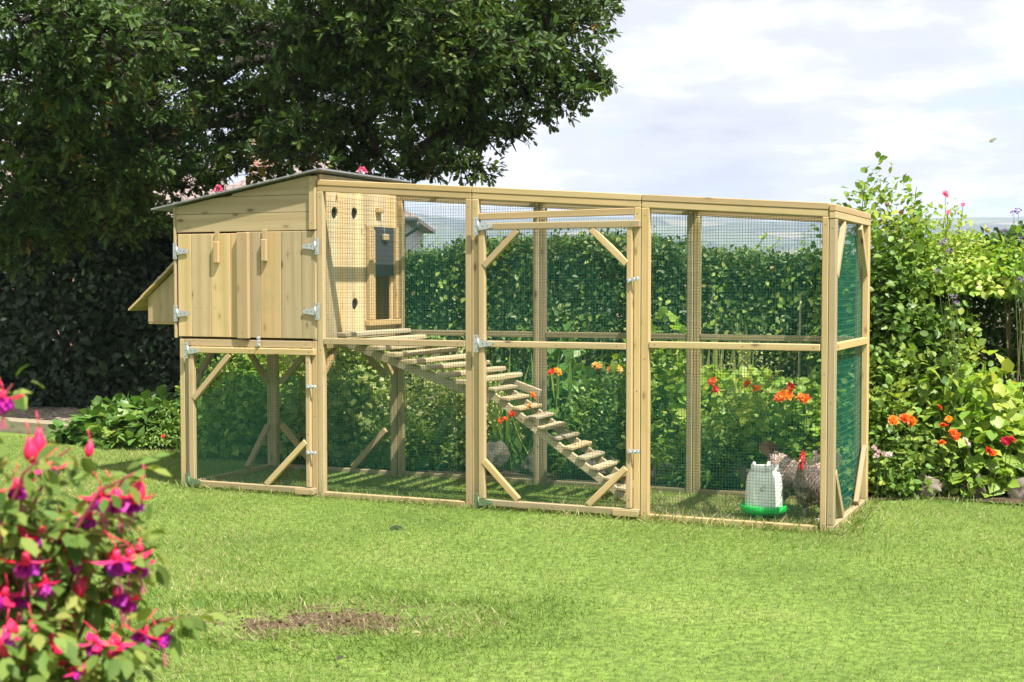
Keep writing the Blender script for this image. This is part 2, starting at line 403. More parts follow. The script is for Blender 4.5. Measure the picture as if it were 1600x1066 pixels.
def T_blade(w=0.05, bend=0.35):
    return np.array([(0, -w, 0), (0, w, 0), (0.5, -w * 0.8, bend * 0.25), (0.5, w * 0.8, bend * 0.25), (0.95, 0, bend)]), [(0, 2, 3, 1), (2, 4, 3)]
def T_tri(w=0.05, bend=0.3):
    return np.array([(0, -w, 0), (0, w, 0), (0.55, w * 0.75, bend * 0.25), (1.0, 0, bend)]), [(0, 3, 2, 1)]
def T_strap(w=0.035, n=5, bend=0.5):
    v = []; f = []
    for i in range(n):
        t = i / n; v += [(t, -w * (1 - 0.3 * t), -bend * t * t), (t, w * (1 - 0.3 * t), -bend * t * t)]
    v.append((1, 0, -bend))
    for i in range(n - 1): f.append((2 * i, 2 * i + 2, 2 * i + 3, 2 * i + 1))
    f.append((2 * n - 2, 2 * n, 2 * n - 1))
    return np.array(v), f
def nrm(a): return a / np.maximum(np.linalg.norm(a, axis=1, keepdims=True), 1e-9)
def leaf_mesh(name, tmpl, pos, A, N, scale, m, rnd=None):
    """copies of a leaf outline: A = along the leaf, N = rough face normal"""
    tv, tf = tmpl; n = len(pos); k = len(tv)
    A = nrm(A); B = np.cross(N, A)
    bad = np.linalg.norm(B, axis=1) < 1e-3
    if bad.any(): B[bad] = np.cross(A[bad], np.array([[0.3, 0.9, 0.2]]))
    B = nrm(B); Cn = np.cross(A, B)
    sc = np.broadcast_to(np.asarray(scale, dtype=float).reshape(-1, 1, 1), (n, 1, 1))
    v = pos[:, None, :] + sc * (tv[None, :, 0:1] * A[:, None, :] + tv[None, :, 1:2] * B[:, None, :] + tv[None, :, 2:3] * Cn[:, None, :])
    me = bpy.data.meshes.new(name); me.vertices.add(n * k); me.vertices.foreach_set('co', v.astype(np.float32).ravel())
    lt = np.array([len(f) for f in tf]); flat = np.array([i for f in tf for i in f])
    loops = (flat[None, :] + (np.arange(n) * k)[:, None]).ravel()
    tot = np.tile(lt, n); start = np.concatenate([[0], np.cumsum(tot)[:-1]])
    me.loops.add(len(loops)); me.loops.foreach_set('vertex_index', loops.astype(np.int32))
    me.polygons.add(len(tot)); me.polygons.foreach_set('loop_start', start.astype(np.int32))
    me.polygons.foreach_set('loop_total', tot.astype(np.int32))
    if rnd is None: rnd = rng.random((n, 3))
    col = np.ones((n, k, 4), dtype=np.float32); col[:, :, :3] = rnd[:, None, :]
    a = me.attributes.new('rnd', 'FLOAT_COLOR', 'POINT'); a.data.foreach_set('color', col.ravel())
    me.materials.append(m); me.update(calc_edges=True); me.validate()
    return me
def leaves(name, tmpl, pos, A, N, scale, m, parent=None, rnd=None):
    return link(bpy.data.objects.new(name, leaf_mesh(name, tmpl, np.asarray(pos, float), np.asarray(A, float), np.asarray(N, float), scale, m, rnd)), parent)
def rdir(n, up=0.0):
    d = rng.normal(size=(n, 3)); d[:, 2] += up; return nrm(d)

# ------------------------------------------------------------------ ground, lawn, beds, hills
def fbm(x, y, seed=0):
    r = np.random.default_rng(seed); s = np.zeros_like(x)
    for o in range(6):
        for _ in range(3):
            a = r.random() * 6.283; ph = r.random() * 6.283; fr = 2.0 ** o * (0.7 + 0.6 * r.random())
            s += np.sin((x * math.cos(a) + y * math.sin(a)) * fr + ph) / (3 * 1.75 ** o)
    return s
def grid_mesh(name, P, m, wrap=True):
    nr, na, _ = P.shape; me = bpy.data.meshes.new(name)
    f = []
    for i in range(nr - 1):
        for j in range(na if wrap else na - 1):
            j2 = (j + 1) % na; f.append((i * na + j, (i + 1) * na + j, (i + 1) * na + j2, i * na + j2))
    me.from_pydata(P.reshape(-1, 3).tolist(), [], f); me.materials.append(m)
    me.polygons.foreach_set('use_smooth', np.ones(len(f), dtype=bool)); me.update(); return me
def terrain():
    m, nt, p, out = mat('countryside'); g = NT(nt)
    pos = g.n('ShaderNodeNewGeometry').outputs['Position']
    vor = g.n('ShaderNodeTexVoronoi', {'Vector': g.map(pos, (0.0042, 0.0026, 0.0)), 'Scale': 1.0}, feature='F1')
    edge = g.n('ShaderNodeTexVoronoi', {'Vector': g.map(pos, (0.0042, 0.0026, 0.0)), 'Scale': 1.0}, feature='DISTANCE_TO_EDGE')
    c = g.ramp(g.n('ShaderNodeSeparateColor', {0: vor.outputs['Color']}).outputs[0],
               [(0.0, (0.07, 0.105, 0.04)), (0.4, (0.12, 0.16, 0.065)), (0.6, (0.24, 0.22, 0.12)), (0.8, (0.095, 0.13, 0.055)), (1.0, (0.28, 0.26, 0.15))], 'CONSTANT')
    wood = g.ramp(g.noise(g.map(pos, (0.0016, 0.0010, 0.0)), 1.0, 6, 0.62), [(0.52, (0, 0, 0)), (0.56, (1, 1, 1))])
    c = g.mix(wood, c, (0.018, 0.036, 0.014))
    c = g.mix(g.ramp(edge.outputs['Distance'], [(0.02, (1, 1, 1)), (0.05, (0, 0, 0))]), c, (0.02, 0.04, 0.016))
    near = g.math('LESS_THAN', g.n('ShaderNodeVectorMath', {0: pos}, operation='LENGTH').outputs['Value'], 80.0)
    c = g.mix(near, c, g.ramp(g.noise(pos, 1.7, 8, 0.65), [(0.35, (0.035, 0.028, 0.018)), (0.6, (0.075, 0.06, 0.04)), (0.72, (0.06, 0.085, 0.03))]))
    nt.links.new(c, p.inputs['Base Color']); p.inputs['Roughness'].default_value = 0.95; p.inputs['Specular IOR Level'].default_value = 0.1
    rr = np.concatenate([[0.5], np.geomspace(3, 120, 24), np.geomspace(160, 5600, 90)])
    aa = np.linspace(0, 2 * np.pi, 241)[:-1]
    rg, ag = np.meshgrid(rr, aa, indexing='ij'); x = rg * np.sin(ag); y = rg * np.cos(ag)
    t = np.clip((rg - 1500) / 2900, 0, 1); t = t * t * (3 - 2 * t)
    dip = -9 * np.clip((rg - 60) / 500, 0, 1)
    ridge = 196 + 30 * fbm(ag * 5.0, rg * 0 + 1.3, 5) + 14 * fbm(x / 700, y / 700, 8)
    z = -0.03 + dip + t * ridge * (1 - 0.35 * np.clip((rg - 4300) / 1300, 0, 1)) + t * 6 * fbm(x / 160, y / 160, 3)
    return tag(link(bpy.data.objects.new('terrain', grid_mesh('terrain', np.stack([x, y, z], -1), m))), kind='structure')
terrain()

SOIL_C = (-0.84, 6.10)
def soil_mask(x, y):
    d = np.sqrt(((x - SOIL_C[0]) / 0.66) ** 2 + ((y - SOIL_C[1]) / 0.34) ** 2)
    return d + 0.40 * fbm(x * 5, y * 8, 21)
def lawn():
    m, nt, p, out = mat('lawn_turf'); g = NT(nt)
    pos = g.n('ShaderNodeNewGeometry').outputs['Position']
    n1 = g.noise(pos, 0.9, 6, 0.6); n2 = g.noise(pos, 22, 5, 0.7); n3 = g.noise(g.map(pos, (1, 1, 1), (7, 3, 0)), 3.5, 5, 0.65)
    c = g.ramp(n1, [(0.3, (0.12, 0.185, 0.036)), (0.55, (0.182, 0.268, 0.052)), (0.75, (0.245, 0.30, 0.08))])
    c = g.mix(g.ramp(n2, [(0.35, (0.75, 0.75, 0.75)), (0.6, (0, 0, 0))]), c, (0.05, 0.085, 0.018))
    c = g.mix(g.ramp(n3, [(0.62, (0, 0, 0)), (0.78, (0.6, 0.6, 0.6))]), c, (0.27, 0.25, 0.09))
    dx = g.n('ShaderNodeVectorMath', {0: g.map(pos, (1 / 0.66, 1 / 0.34, 0), (-SOIL_C[0] / 0.66, -SOIL_C[1] / 0.34, 0))}, operation='LENGTH').outputs['Value']
    d = g.math('ADD', dx, g.math('MULTIPLY', g.math('SUBTRACT', g.noise(pos, 6, 9, 0.78), 0.45), 4.6))
    soil = g.ramp(g.noise(pos, 60, 5, 0.7), [(0.34, (0.03, 0.02, 0.014)), (0.5, (0.10, 0.065, 0.042)), (0.7, (0.27, 0.19, 0.12))])
    c = g.mix(g.ramp(d, [(0.70, (1, 1, 1)), (1.15, (0, 0, 0))]), c, soil)
    nt.links.new(c, p.inputs['Base Color']); p.inputs['Roughness'].default_value = 0.9; p.inputs['Specular IOR Level'].default_value = 0.15
    nt.links.new(g.bump(n2, 0.7, 0.02), p.inputs['Normal'])
    xs = np.linspace(-12, 10, 111); ys = np.linspace(-4, 14.2, 92)
    X, Y = np.meshgrid(xs, ys, indexing='ij'); Z = 0.006 + 0.012 * (fbm(X * 0.9, Y * 0.9, 4) - 0.6).clip(-1, 0.2) * 0.4
    o = link(bpy.data.objects.new('lawn', grid_mesh('lawn', np.stack([X, Y, Z], -1), m, False)))
    return tag(o, kind='structure')
lawn()
def sheet(name, pts, z, m):
    bm = bmesh.new(); vs = [bm.verts.new((q[0], q[1], z)) for q in pts]; f = bm.faces.new(vs)
    if f.normal.z < 0: bmesh.ops.reverse_faces(bm, faces=[f])
    bm.normal_update()
    if f.normal.z < 0: bmesh.ops.reverse_faces(bm, faces=[f])
    me = bpy.data.meshes.new(name); bm.to_mesh(me); bm.free(); me.materials.append(m)
    return tag(link(bpy.data.objects.new(name, me)), kind='structure')
M['soil'] = plain('bed_soil', (0.085, 0.06, 0.042), 0.95, 0, 0.1, 0.6, 9, 0.9)
def gravel_mat():
    m, nt, p, out = mat('gravel'); g = NT(nt); pos = g.n('ShaderNodeNewGeometry').outputs['Position']
    v = g.n('ShaderNodeTexVoronoi', {'Vector': pos, 'Scale': 26.0})
    c = g.ramp(g.n('ShaderNodeSeparateColor', {0: v.outputs['Color']}).outputs[0], [(0, (0.36, 0.26, 0.17)), (0.5, (0.56, 0.45, 0.33)), (1, (0.70, 0.60, 0.48))])
    c = g.mix(g.ramp(v.outputs['Distance'], [(0.3, (0, 0, 0)), (0.75, (1, 1, 1))]), c, (0.10, 0.075, 0.05))
    c = g.mix(g.ramp(g.noise(pos, 1.3, 6, 0.65), [(0.45, (0, 0, 0)), (0.66, (0.85, 0.85, 0.85))]), c, (0.07, 0.05, 0.033))
    nt.links.new(c, p.inputs['Base Color']); p.inputs['Roughness'].default_value = 0.9
    nt.links.new(g.bump(v.outputs['Distance'], 1.0, 0.02), p.inputs['Normal']); return m
bed = [W(lx, 1.34 + 0.05 * math.sin(lx * 2.3) + (0.26 if lx > 3.7 else 0)) for lx in np.linspace(-1.45, 8.5, 40)] + [W(8.5, 4.6), W(-1.9, 4.6)]
sheet('flower_bed_soil', bed, 0.014, M['soil'])
gp = [(-12, 16.6), (-5.3, 14.72), (-4.05, 13.62), (-3.3, 13.1), (-2.2, 12.55), (-1.6, 13.8), (-2.6, 17.2), (-12, 21)]
sheet('gravel_ground', gp, 0.028, gravel_mat())

# ------------------------------------------------------------------ chicken coop with its run: one thing
TILT = 0.0695
def ztop(lx): return 2.222 - TILT * lx
coop = thing('chicken_coop', 'new pale timber chicken house on legs joined to a tall green wire mesh run', 'chicken coop', O, -TH)
Wd = M['wood']
def part(name, mb, mats=None, parent=coop): return mb.build(name, mats or Wd, parent)
SCREWED = {'post', 'door_rail', 'middle_rail', 'bottom_rail', 'cross_rail', 'corner_strip', 'cover_strip', 'end_block', 'stile'}
def one(name, a, b, parent=coop, m=None, ch=0.004):
    mb = MB().box(a, b, ch)
    if name in SCREWED and a[1] < 0.06 and m is None:
        w_, h_ = b[0] - a[0], b[2] - a[2]; y = a[1]; e = 0.035 + random.uniform(0, .03)
        pts = [((a[0] + b[0]) / 2, a[2] + e), ((a[0] + b[0]) / 2, b[2] - e)] if h_ > w_ else [(a[0] + e, (a[2] + b[2]) / 2), (b[0] - e, (a[2] + b[2]) / 2)]
        if max(w_, h_) > 0.9: pts.append(((a[0] + b[0]) / 2, a[2] + h_ * random.uniform(.4, .6)) if h_ > w_ else (a[0] + w_ * random.uniform(.4, .6), (a[2] + b[2]) / 2))
        for x, z in pts: mb.tube([(x, y + 0.001, z), (x, y - 0.0006, z)], 0.0042, 8, 1)
        return part(name, mb, [Wd, M['screw']], parent)
    return part(name, mb, m, parent)
def stick(name, p0, p1, w, t, up=(0, 1, 0), parent=coop, m=None): return part(name, MB().bar(p0, p1, w, t, up, 0.004), m, parent)
def wires(mb, o, a, b, w, h, sa, sb, r, wav=0.0012, rb=None):
    """welded mesh: vertical and horizontal wires over the rectangle w x h"""
    o, a, b = Vector(o), Vector(a), Vector(b); nml = a.cross(b)
    for L, S, d, e, st in ((h, w, b, a, sa), (w, h, a, b, sb)):
        k = max(2, int(S / st)); seg = max(2, int(L / 0.35))
        for i in range(1, k):
            q = o + e * (S * i / k); ph = random.random() * 6
            pts = [q + d * (L * j / seg) + (e * math.sin(j * 1.3 + i * 0.15) + nml * math.cos(j * 0.9 + i * 0.2)) * wav for j in range(seg + 1)]
            if rb and L == w and d == a:
                pts = [q + Vector((0, 0, -0.022 * (1 - (2 * j / 8 - 1) ** 2) + 0.004 * math.sin(i * 0.7))) + d * (L * j / 8) for j in range(9)]; mb.tube(pts, rb, 6, 0, False)
            else: mb.tube(pts, r, 4, 0, False)
    return mb
def mesh_panel(o, a, b, w, h, parent=coop, sa=0.019, sb=0.019, r=0.00095, m=None, wav=0.0012, rb=None):
    return part('wire_mesh', wires(MB(), o, a, b, w, h, sa, sb, r, wav, rb), m or M['wire'], parent)
X1, Z1, Y1 = Vector((1, 0, 0)), Vector((0, 0, 1)), Vector((0, 1, 0))

def hinge(parent, x, z, direction, m, y=-0.012, ln=0.100, hh=0.116):
    mb = MB(); s = direction
    mb.box((x - 0.017, y - 0.0035, z - hh / 2), (x + 0.017, y, z + hh / 2), 0.001)
    x0 = x + s * 0.019; x1 = x0 + s * ln
    poly = [(x0, z - 0.028), (x1 - s * 0.008, z - 0.0125), (x1, z - 0.006), (x1, z + 0.006), (x1 - s * 0.008, z + 0.0125), (x0, z + 0.028)]
    mb.prism(poly, y - 0.0035, y - 0.0004)
    mb.tube([(x + s * 0.017, y - 0.004, z - 0.034), (x + s * 0.017, y - 0.004, z + 0.034)], 0.0055, 8)
    h = part('hinge', mb, m, parent)
    sc = MB()
    for dx, dz in ((-0.003, -0.044), (-0.003, 0.044), (-0.003, 0.0)): sc.tube([(x + dx, y - 0.0032, z + dz), (x + dx, y - 0.0050, z + dz)], 0.0042, 8)
    for k in (0.30, 0.62): sc.tube([(x0 + s * ln * k, y - 0.0032, z), (x0 + s * ln * k, y - 0.0050, z)], 0.0040, 8)
    mb2 = sc; off = len(mb.v)
    mb.v += sc.v; mb.f += [tuple(i + off for i in f) for f in sc.f]; mb.uv += sc.uv; mb.mi += [1] * len(sc.f); mb.tn += sc.tn; mb.sm += sc.sm
    old = h.data; h.data = mb.mesh('hinge', [m, M['screw']]); bpy.data.meshes.remove(old)
    return h
def latch(parent, x, z, y=-0.03, rot=0.0, ln=0.085):
    mb = MB(); d = Vector((math.cos(rot), 0, math.sin(rot))); c = Vector((x, y, z)); up = Vector((-d.z, 0, d.x))
    mb.obox(c, (d, up, (0, 1, 0)), (ln / 2, 0.013, 0.002), 0.001)
    mb.tube([c - d * ln * 0.46 + Vector((0, -0.007, 0)), c + d * ln * 0.46 + Vector((0, -0.007, 0))], 0.0055, 8)
    for k in (-0.33, 0.05, 0.36): mb.obox(c + d * (ln * k) + Vector((0, -0.007, 0)), (d, up, (0, 1, 0)), (0.006, 0.012, 0.0075), 0.001)
    mb.tube([c - d * 0.012 + Vector((0, -0.007, 0)), c - d * 0.012 + Vector((0, -0.024, 0)) - up * 0.004], 0.004, 8)
    return part('latch', mb, M['zinc'], parent)

# --- house body: walls of boards
HZ, HX0 = 1.10, -1.20
def sl(lx): return 2.055 + (lx + 1.21) * 0.173        # underside of the roof sheet
gab = MB()
for z0, z1 in ((1.872, 1.998), (2.001, 2.118), (2.121, 2.30)):
    pts = []
    n = 14; xa, xb = -1.195, -0.052
    top = [(xa + (xb - xa) * i / n, min(z1, sl(xa + (xb - xa) * i / n) - 0.004)) for i in range(n + 1)]
    top = [q for q in top if q[1] > z0 + 0.004]
    if len(top) < 2: continue
    x0 = top[0][0]
    gab.prism([(x0, z0), (xb, z0)] + top[::-1], 0.0, 0.018)
part('gable_board', gab)
one('corner_strip', (-0.052, -0.020, 1.872), (-0.003, 0.03, 2.245))
one('corner_strip', (-1.214, -0.012, 1.10), (-1.196, 0.035, 2.058))
one('corner_strip', (-0.035, 0.0, 1.10), (-0.002, 0.04, 1.868))
lw = MB()                                            # left wall, boards set on edge
for i in range(8): lw.box((-1.200, 0.04 + i * 0.145, HZ), (-1.184, 0.04 + (i + 1) * 0.145 - 0.003, 2.05), 0.002)
part('side_wall', lw)
bw = MB()
for i in range(10):
    xa = -1.184 + i * 0.1175
    bw.prism([(xa, HZ), (xa + 0.1155, HZ), (xa + 0.1155, sl(xa + 0.1155) - 0.005), (xa, sl(xa) - 0.005)], 1.186, 1.202, grain=1)
part('back_wall', bw)
one('house_floor', (-1.19, 0.03, 1.085), (-0.004, 1.185, 1.099))
# the wall into the run, with its round vents and the pop hole cut right through
pw = MB()
edges_y = [0.045, 0.165, 0.285, 0.405, 0.525, 0.645, 0.765, 0.885, 1.005, 1.125, 1.203]
for a, b in zip(edges_y[:-1], edges_y[1:]): pw.box((-0.018, a, HZ), (0.0, b - 0.0012, 2.262), 0.001)
wall = part('pop_hole_wall', pw, M['wood_pale'])
def cut(target, cutters):
    for c in cutters:
        md = target.modifiers.new('cut', 'BOOLEAN'); md.object = c; md.operation = 'DIFFERENCE'; md.solver = 'EXACT'; md.use_self = True
    dg = bpy.context.evaluated_depsgraph_get(); dg.update()
    me = bpy.data.meshes.new_from_object(target.evaluated_get(dg)); target.modifiers.clear(); target.data = me
    for c in cutters: bpy.data.objects.remove(c)
cutters = []
for ly, z in ((0.244, 2.0), (0.523, 2.01), (0.527, 1.349)):
    c = MB(); c.tube([(-0.1, ly, z), (0.1, ly, z)], 0.045, 24); cutters.append(part('vent_cutter', c))
c = MB(); c.box((-0.1, 0.822, 1.225), (0.1, 1.075, 1.60), 0.0005); cutters.append(part('vent_cutter', c))
cut(wall, cutters)
for ly, z in ((0.244, 2.0), (0.523, 2.01), (0.527, 1.349)):        # fine black gauze behind each vent
    rim = MB()
    for k in range(-5, 6):
        rim.tube([(-0.02, ly + k * 0.008, z - 0.046), (-0.02, ly + k * 0.008, z + 0.046)], 0.0012, 4)
        rim.tube([(-0.022, ly - 0.046, z + k * 0.008), (-0.022, ly + 0.046, z + k * 0.008)], 0.0012, 4)
    part('vent_gauze', rim, M['gutter'], wall)
slide = one('pop_door', (0.006, 0.800, 1.555), (0.013, 1.092, 1.925), m=M['slide'], ch=0.001)
one('pull_block', (0.014, 0.905, 1.825), (0.036, 0.985, 1.872), parent=slide)
part('cord', MB().tube([(0.02, 0.945, 1.87), (0.012, 0.94, 1.93), (0.03, 0.88, 2.04)], 0.002, 5), M['white'], slide)
one('cord_block', (0.001, 0.83, 2.03), (0.035, 0.905, 2.068))
for a, b in ((0.690, 0.752), (1.096, 1.150)): one('guide_rail', (0.001, a, 1.228), (0.032, b, 1.93))
one('guide_rail', (0.001, 0.754, 1.228), (0.020, 0.798, 1.90)); 
one('door_sill', (0.001, 0.67, 1.185), (0.045, 1.20, 1.226))
# roof sheet
rf = MB()
x0, x1 = -1.375, 0.062; z0, z1 = 2.036, 2.036 + (x1 - x0) * 0.173
rf.prism([(x0, z0), (x1, z1), (x1, z1 + 0.011), (x0, z0 + 0.011)], -0.060, 1.30)
part('roof', rf, M['felt'])
for yy in (0.03, 0.60, 1.14):
    stick('rafter', (-1.18, yy + 0.02, sl(-1.18) - 0.024), (-0.02, yy + 0.02, sl(-0.02) - 0.024), 0.035, 0.04, (0, 0, 1))
# doors of the house
def board_door(xs, zb, zt):
    mb = MB()
    for a, b in zip(xs[:-1], xs[1:]): mb.box((a + 0.0012, -0.004, zb), (b - 0.0012, 0.014, zt), 0.003)
    nl = mb
    for a, b in zip(xs[:-1], xs[1:]):
        for fx in (0.2, 0.5, 0.8):
            for z in (zb + 0.21, zt - 0.15):
                if random.random() < 0.75: nl.tube([(a + (b - a) * fx, -0.0035, z + random.uniform(-0.006, 0.006)), (a + (b - a) * fx, -0.0048, z)], 0.0024, 6, 1)
    return part('house_door', mb, [Wd, M['screw']])
d1 = board_door([-1.181, -1.062, -0.892, -0.721, -0.600], 1.112, 1.858)
d2 = board_door([-0.596, -0.464, -0.293, -0.124, -0.008], 1.112, 1.866)
one('cover_strip', (-0.645, -0.038, 1.106), (-0.549, -0.006, 1.862), d1)
for z in (1.735, 1.280): hinge(d1, -1.197, z, 1, M['zinc'], -0.013)
for z in (1.758, 1.303): hinge(d2, 0.012, z, -1, M['zinc'], -0.013)
for x, z in ((-0.828, 1.79), (-0.420, 1.80)):
    mb = MB(); mb.box((x - 0.019, -0.016, z + 0.0135), (x + 0.019, -0.0065, z + 0.0815), 0.003)
    mb.box((x - 0.023, -0.033, z - 0.145), (x + 0.023, -0.008, z + 0.012), 0.008); part('turn_button', mb)
latch(coop, -0.468, 1.085, -0.024, R(90), 0.075)

# --- legs and lower frame under the house
one('post', (-1.175, 0.0, 0.0), (-1.132, 0.045, 1.095)); one('post', (-1.130, 0.0, 0.0), (-1.090, 0.045, 1.042))
one('post', (-0.045, 0.0, 0.0), (-0.002, 0.045, 1.095))
one('cross_rail', (-1.130, -0.001, 1.044), (-0.047, 0.045, 1.095))
one('post', (-1.190, 1.150, 0.0), (-1.100, 1.198, 1.084)); one('post', (-0.055, 1.150, 0.0), (0.0, 1.198, 1.084))
one('cross_rail', (-1.098, 1.152, 1.040), (-0.057, 1.196, 1.084)); one('cross_rail', (-1.098, 1.152, 0.0), (-0.057, 1.196, 0.04))
one('cross_rail', (-1.172, 0.048, 1.036), (-1.130, 1.148, 1.082)); one('cross_rail', (-1.172, 0.048, 0.0), (-1.130, 1.148, 0.04))
one('cross_rail', (-0.044, 0.048, 1.036), (-0.004, 1.148, 1.082))
for p0, p1 in (((-1.06, 1.165, 0.70), (-0.74, 1.165, 1.03)), ((-0.10, 1.165, 0.78), (-0.36, 1.165, 1.03)), ((-1.145, 1.10, 0.70), (-1.145, 0.78, 1.03)), ((-1.145, 0.08, 0.70), (-1.145, 0.40, 1.03)),
               ((-0.03, 1.12, 0.80), (-0.03, 0.90, 1.03)), ((-0.03, 0.06, 0.80), (-0.03, 0.30, 1.03)), ((-1.06, 1.165, 0.36), (-0.76, 1.165, 0.05)), ((-0.10, 1.165, 0.36), (-0.40, 1.165, 0.05)),
               ((-1.145, 1.10, 0.36), (-1.145, 0.80, 0.05))):
    stick('brace', p0, p1, 0.045, 0.035)
mesh_panel((-1.10, 1.200, 0.0), X1, Z1, 1.05, 1.08, r=0.0008)
mesh_panel((-1.176, 0.05, 0.0), Y1, Z1, 1.12, 1.06, r=0.0008)

def frame_door(name, x0, x1, zb, zt, ext, mid=None, braces=(), hz=(), latches=(), sw=0.045):
    fr = MB()
    fr.box((x0, -0.024, zb + 0.046), (x0 + sw, 0.012, zt - 0.046), 0.004);     d = part('run_door' if mid else 'lower_door', fr)
    one('stile', (x1 - sw + 0.008, -0.024, zb + 0.046), (x1, 0.012, zt - 0.046), d)
    one('door_rail', (x0 + 0.012, -0.030, zt - 0.044), (x1 + ext, 0.008, zt), d)
    one('door_rail', (x0 + 0.012, -0.030, zb), (x1 + ext, 0.008, zb + 0.042), d)
    bl = MB().box((x1 - 0.12, -0.042, zb - 0.004), (x1 + ext, -0.0315, zb + 0.034), 0.004); part('end_block', bl, None, d)
    if mid: one('door_rail', (x0 + sw + 0.002, -0.026, mid - 0.021), (x1 - sw + 0.006, 0.010, mid + 0.021), d)
    for p0, p1 in braces: stick('brace', (p0[0], -0.012, p0[1]), (p1[0], -0.012, p1[1]), 0.042, 0.032, (0, 1, 0), d)
    mesh_panel((x0 + 0.01, 0.014, zb + 0.01), X1, Z1, x1 - x0 - 0.02, zt - zb - 0.02, d)
    for i, z in enumerate(hz): hinge(d, x0 - 0.012, z, 1, M['mossy'] if i == len(hz) - 1 else M['zinc'], -0.0315)
    for x, z, r in latches: latch(d, x, z, -0.030, r)
    return d
frame_door('lower_door', -1.082, -0.047, 0.022, 1.040, 0.036, None, [((-1.04, 0.66), (-0.72, 0.99)), ((-0.42, 0.065), (-0.085, 0.39))],
           (1.012, 0.055), [(-0.032, 0.778, 0), (-0.034, 0.314, 0)])

# --- run: front panels
def rail_top(x0, x1, y0, y1, zo, t, name, parent=coop):
    p0 = Vector((x0, (y0 + y1) / 2, ztop(x0) + zo)); p1 = Vector((x1, (y0 + y1) / 2, ztop(x1) + zo))
    return stick(name, p0, p1, y1 - y0, t, (0, 0, 1), parent)
J = [0.0, 1.194, 2.372, 3.545]
for i in range(3):
    a, b = J[i] + 0.002, J[i + 1] - 0.002
    rail_top(a, b, 0.0, 0.058, -0.020, 0.040, 'capping_rail')
    rail_top(a, b, 0.003, 0.045, -0.062, 0.040, 'top_rail')
    rail_top(a, b, 1.155, 1.213, -0.020, 0.040, 'capping_rail'); rail_top(a, b, 1.160, 1.202, -0.062, 0.040, 'top_rail')
    one('bottom_rail', (a + 0.05, 0.003, 0.0), (b - 0.05, 0.045, 0.040)) if i != 1 else one('bottom_rail', (a + 0.05, 0.006, 0.0), (b - 0.05, 0.045, 0.018))
    one('bottom_rail', (a + 0.05, 1.160, 0.0), (b - 0.05, 1.202, 0.040))
    one('middle_rail', (a + 0.05, 1.162, 1.100), (b - 0.05, 1.204, 1.142))
for i in (0, 2):
    a, b = J[i], J[i + 1]
    one('middle_rail', (a + (0.054 if i == 0 else 0.056), -0.004, 1.075 if i == 0 else 1.092), (b - 0.046, 0.038, 1.118 if i == 0 else 1.134))
    for x0, x1 in (((0.0, 0.050), (1.148, 1.192)) if i == 0 else ((2.374, 2.426), (3.505, 3.544))):
        one('post', (x0, 0.0, 0.0), (x1, 0.045, ztop((x0 + x1) / 2) - 0.083))
    mesh_panel((a + 0.01, 0.047, 0.0), X1, Z1, 1.16, ztop(b) - 0.05)
for x0, x1 in ((1.196, 1.244), (2.326, 2.370)): one('post', (x0, 0.0, 0.0), (x1, 0.045, ztop((x0 + x1) / 2) - 0.083))
stick('door_header', (1.246, 0.018, 1.940), (2.324, 0.018, 1.952), 0.044, 0.036, (0, 1, 0))
mesh_panel((1.205, 0.047, 1.93), X1, Z1, 1.15, ztop(2.37) - 1.93 - 0.05)
frame_door('run_door', 1.254, 2.322, 0.028, 1.894, 0.050, 1.100,
           [((1.292, 1.612), (1.535, 1.846)), ((2.045, 1.846), (2.285, 1.620)), ((1.290, 0.325), (1.540, 0.078)), ((2.030, 0.078), (2.285, 0.330))],
           (1.874, 1.102, 0.052), [(2.332, 1.522, R(14)), (2.338, 0.438, R(3))])
# back posts and mesh
for x0, x1 in ((0.004, 0.050), (1.146, 1.192), (1.196, 1.242), (2.324, 2.370), (2.374, 2.420), (3.500, 3.544)):
    one('post', (x0, 1.158, 0.0), (x1, 1.203, ztop((x0 + x1) / 2) - 0.083))
for i in range(3): mesh_panel((J[i] + 0.01, 1.156, 0.0), X1, Z1, 1.165, ztop(J[i + 1]) - 0.05, r=0.00082)
# roof joists and roof mesh
for lx in (0.34, 1.165, 1.225, 2.342, 2.402, 3.515):
    one('roof_joist', (lx - 0.022, 0.060, ztop(lx) - 0.042), (lx + 0.022, 1.153, ztop(lx) - 0.003))
for i in range(3):
    s_ = Vector((1, 0, -TILT)).normalized()
    mesh_panel((J[i] + 0.02, 0.05, ztop(J[i] + 0.02) + 0.002), s_, Y1, 1.14, 1.11, r=0.00065)
# end panel
E0, E1 = 3.546, 3.588
ze = ztop(3.56) - 0.008
one('bottom_rail', (E0, -0.002, 0.0), (E1, 1.215, 0.048)); one('top_rail', (E0, -0.002, ze - 0.084), (E1, 1.215, ze - 0.042)); one('capping_rail', (E0, -0.004, ze - 0.040), (E1, 1.217, ze))
one('post', (E0, 0.0, 0.050), (E1, 0.062, ze - 0.086)); one('post', (E0, 1.150, 0.050), (E1, 1.213, ze - 0.086))
one('middle_rail', (E0, 0.064, 1.092), (E1, 1.148, 1.138))
for p0, p1 in (((0.075, 1.54), (0.32, 1.865)), ((0.88, 1.865), (1.135, 1.56)), ((0.075, 0.36), (0.33, 0.06)), ((0.84, 0.06), (1.14, 0.40))):
    mb = MB().bar((3.574, p0[0], p0[1]), (3.574, p1[0], p1[1]), 0.030, 0.052, (0, p1[1] - p0[1], p0[0] - p1[0]), 0.003); part('brace', mb)
mesh_panel((E0 - 0.004, 0.01, 0.02), Y1, Z1, 1.19, ze - 0.08, sa=0.019, sb=0.0375, r=0.0011, m=M['wire_end'], wav=0.0008, rb=0.0017)

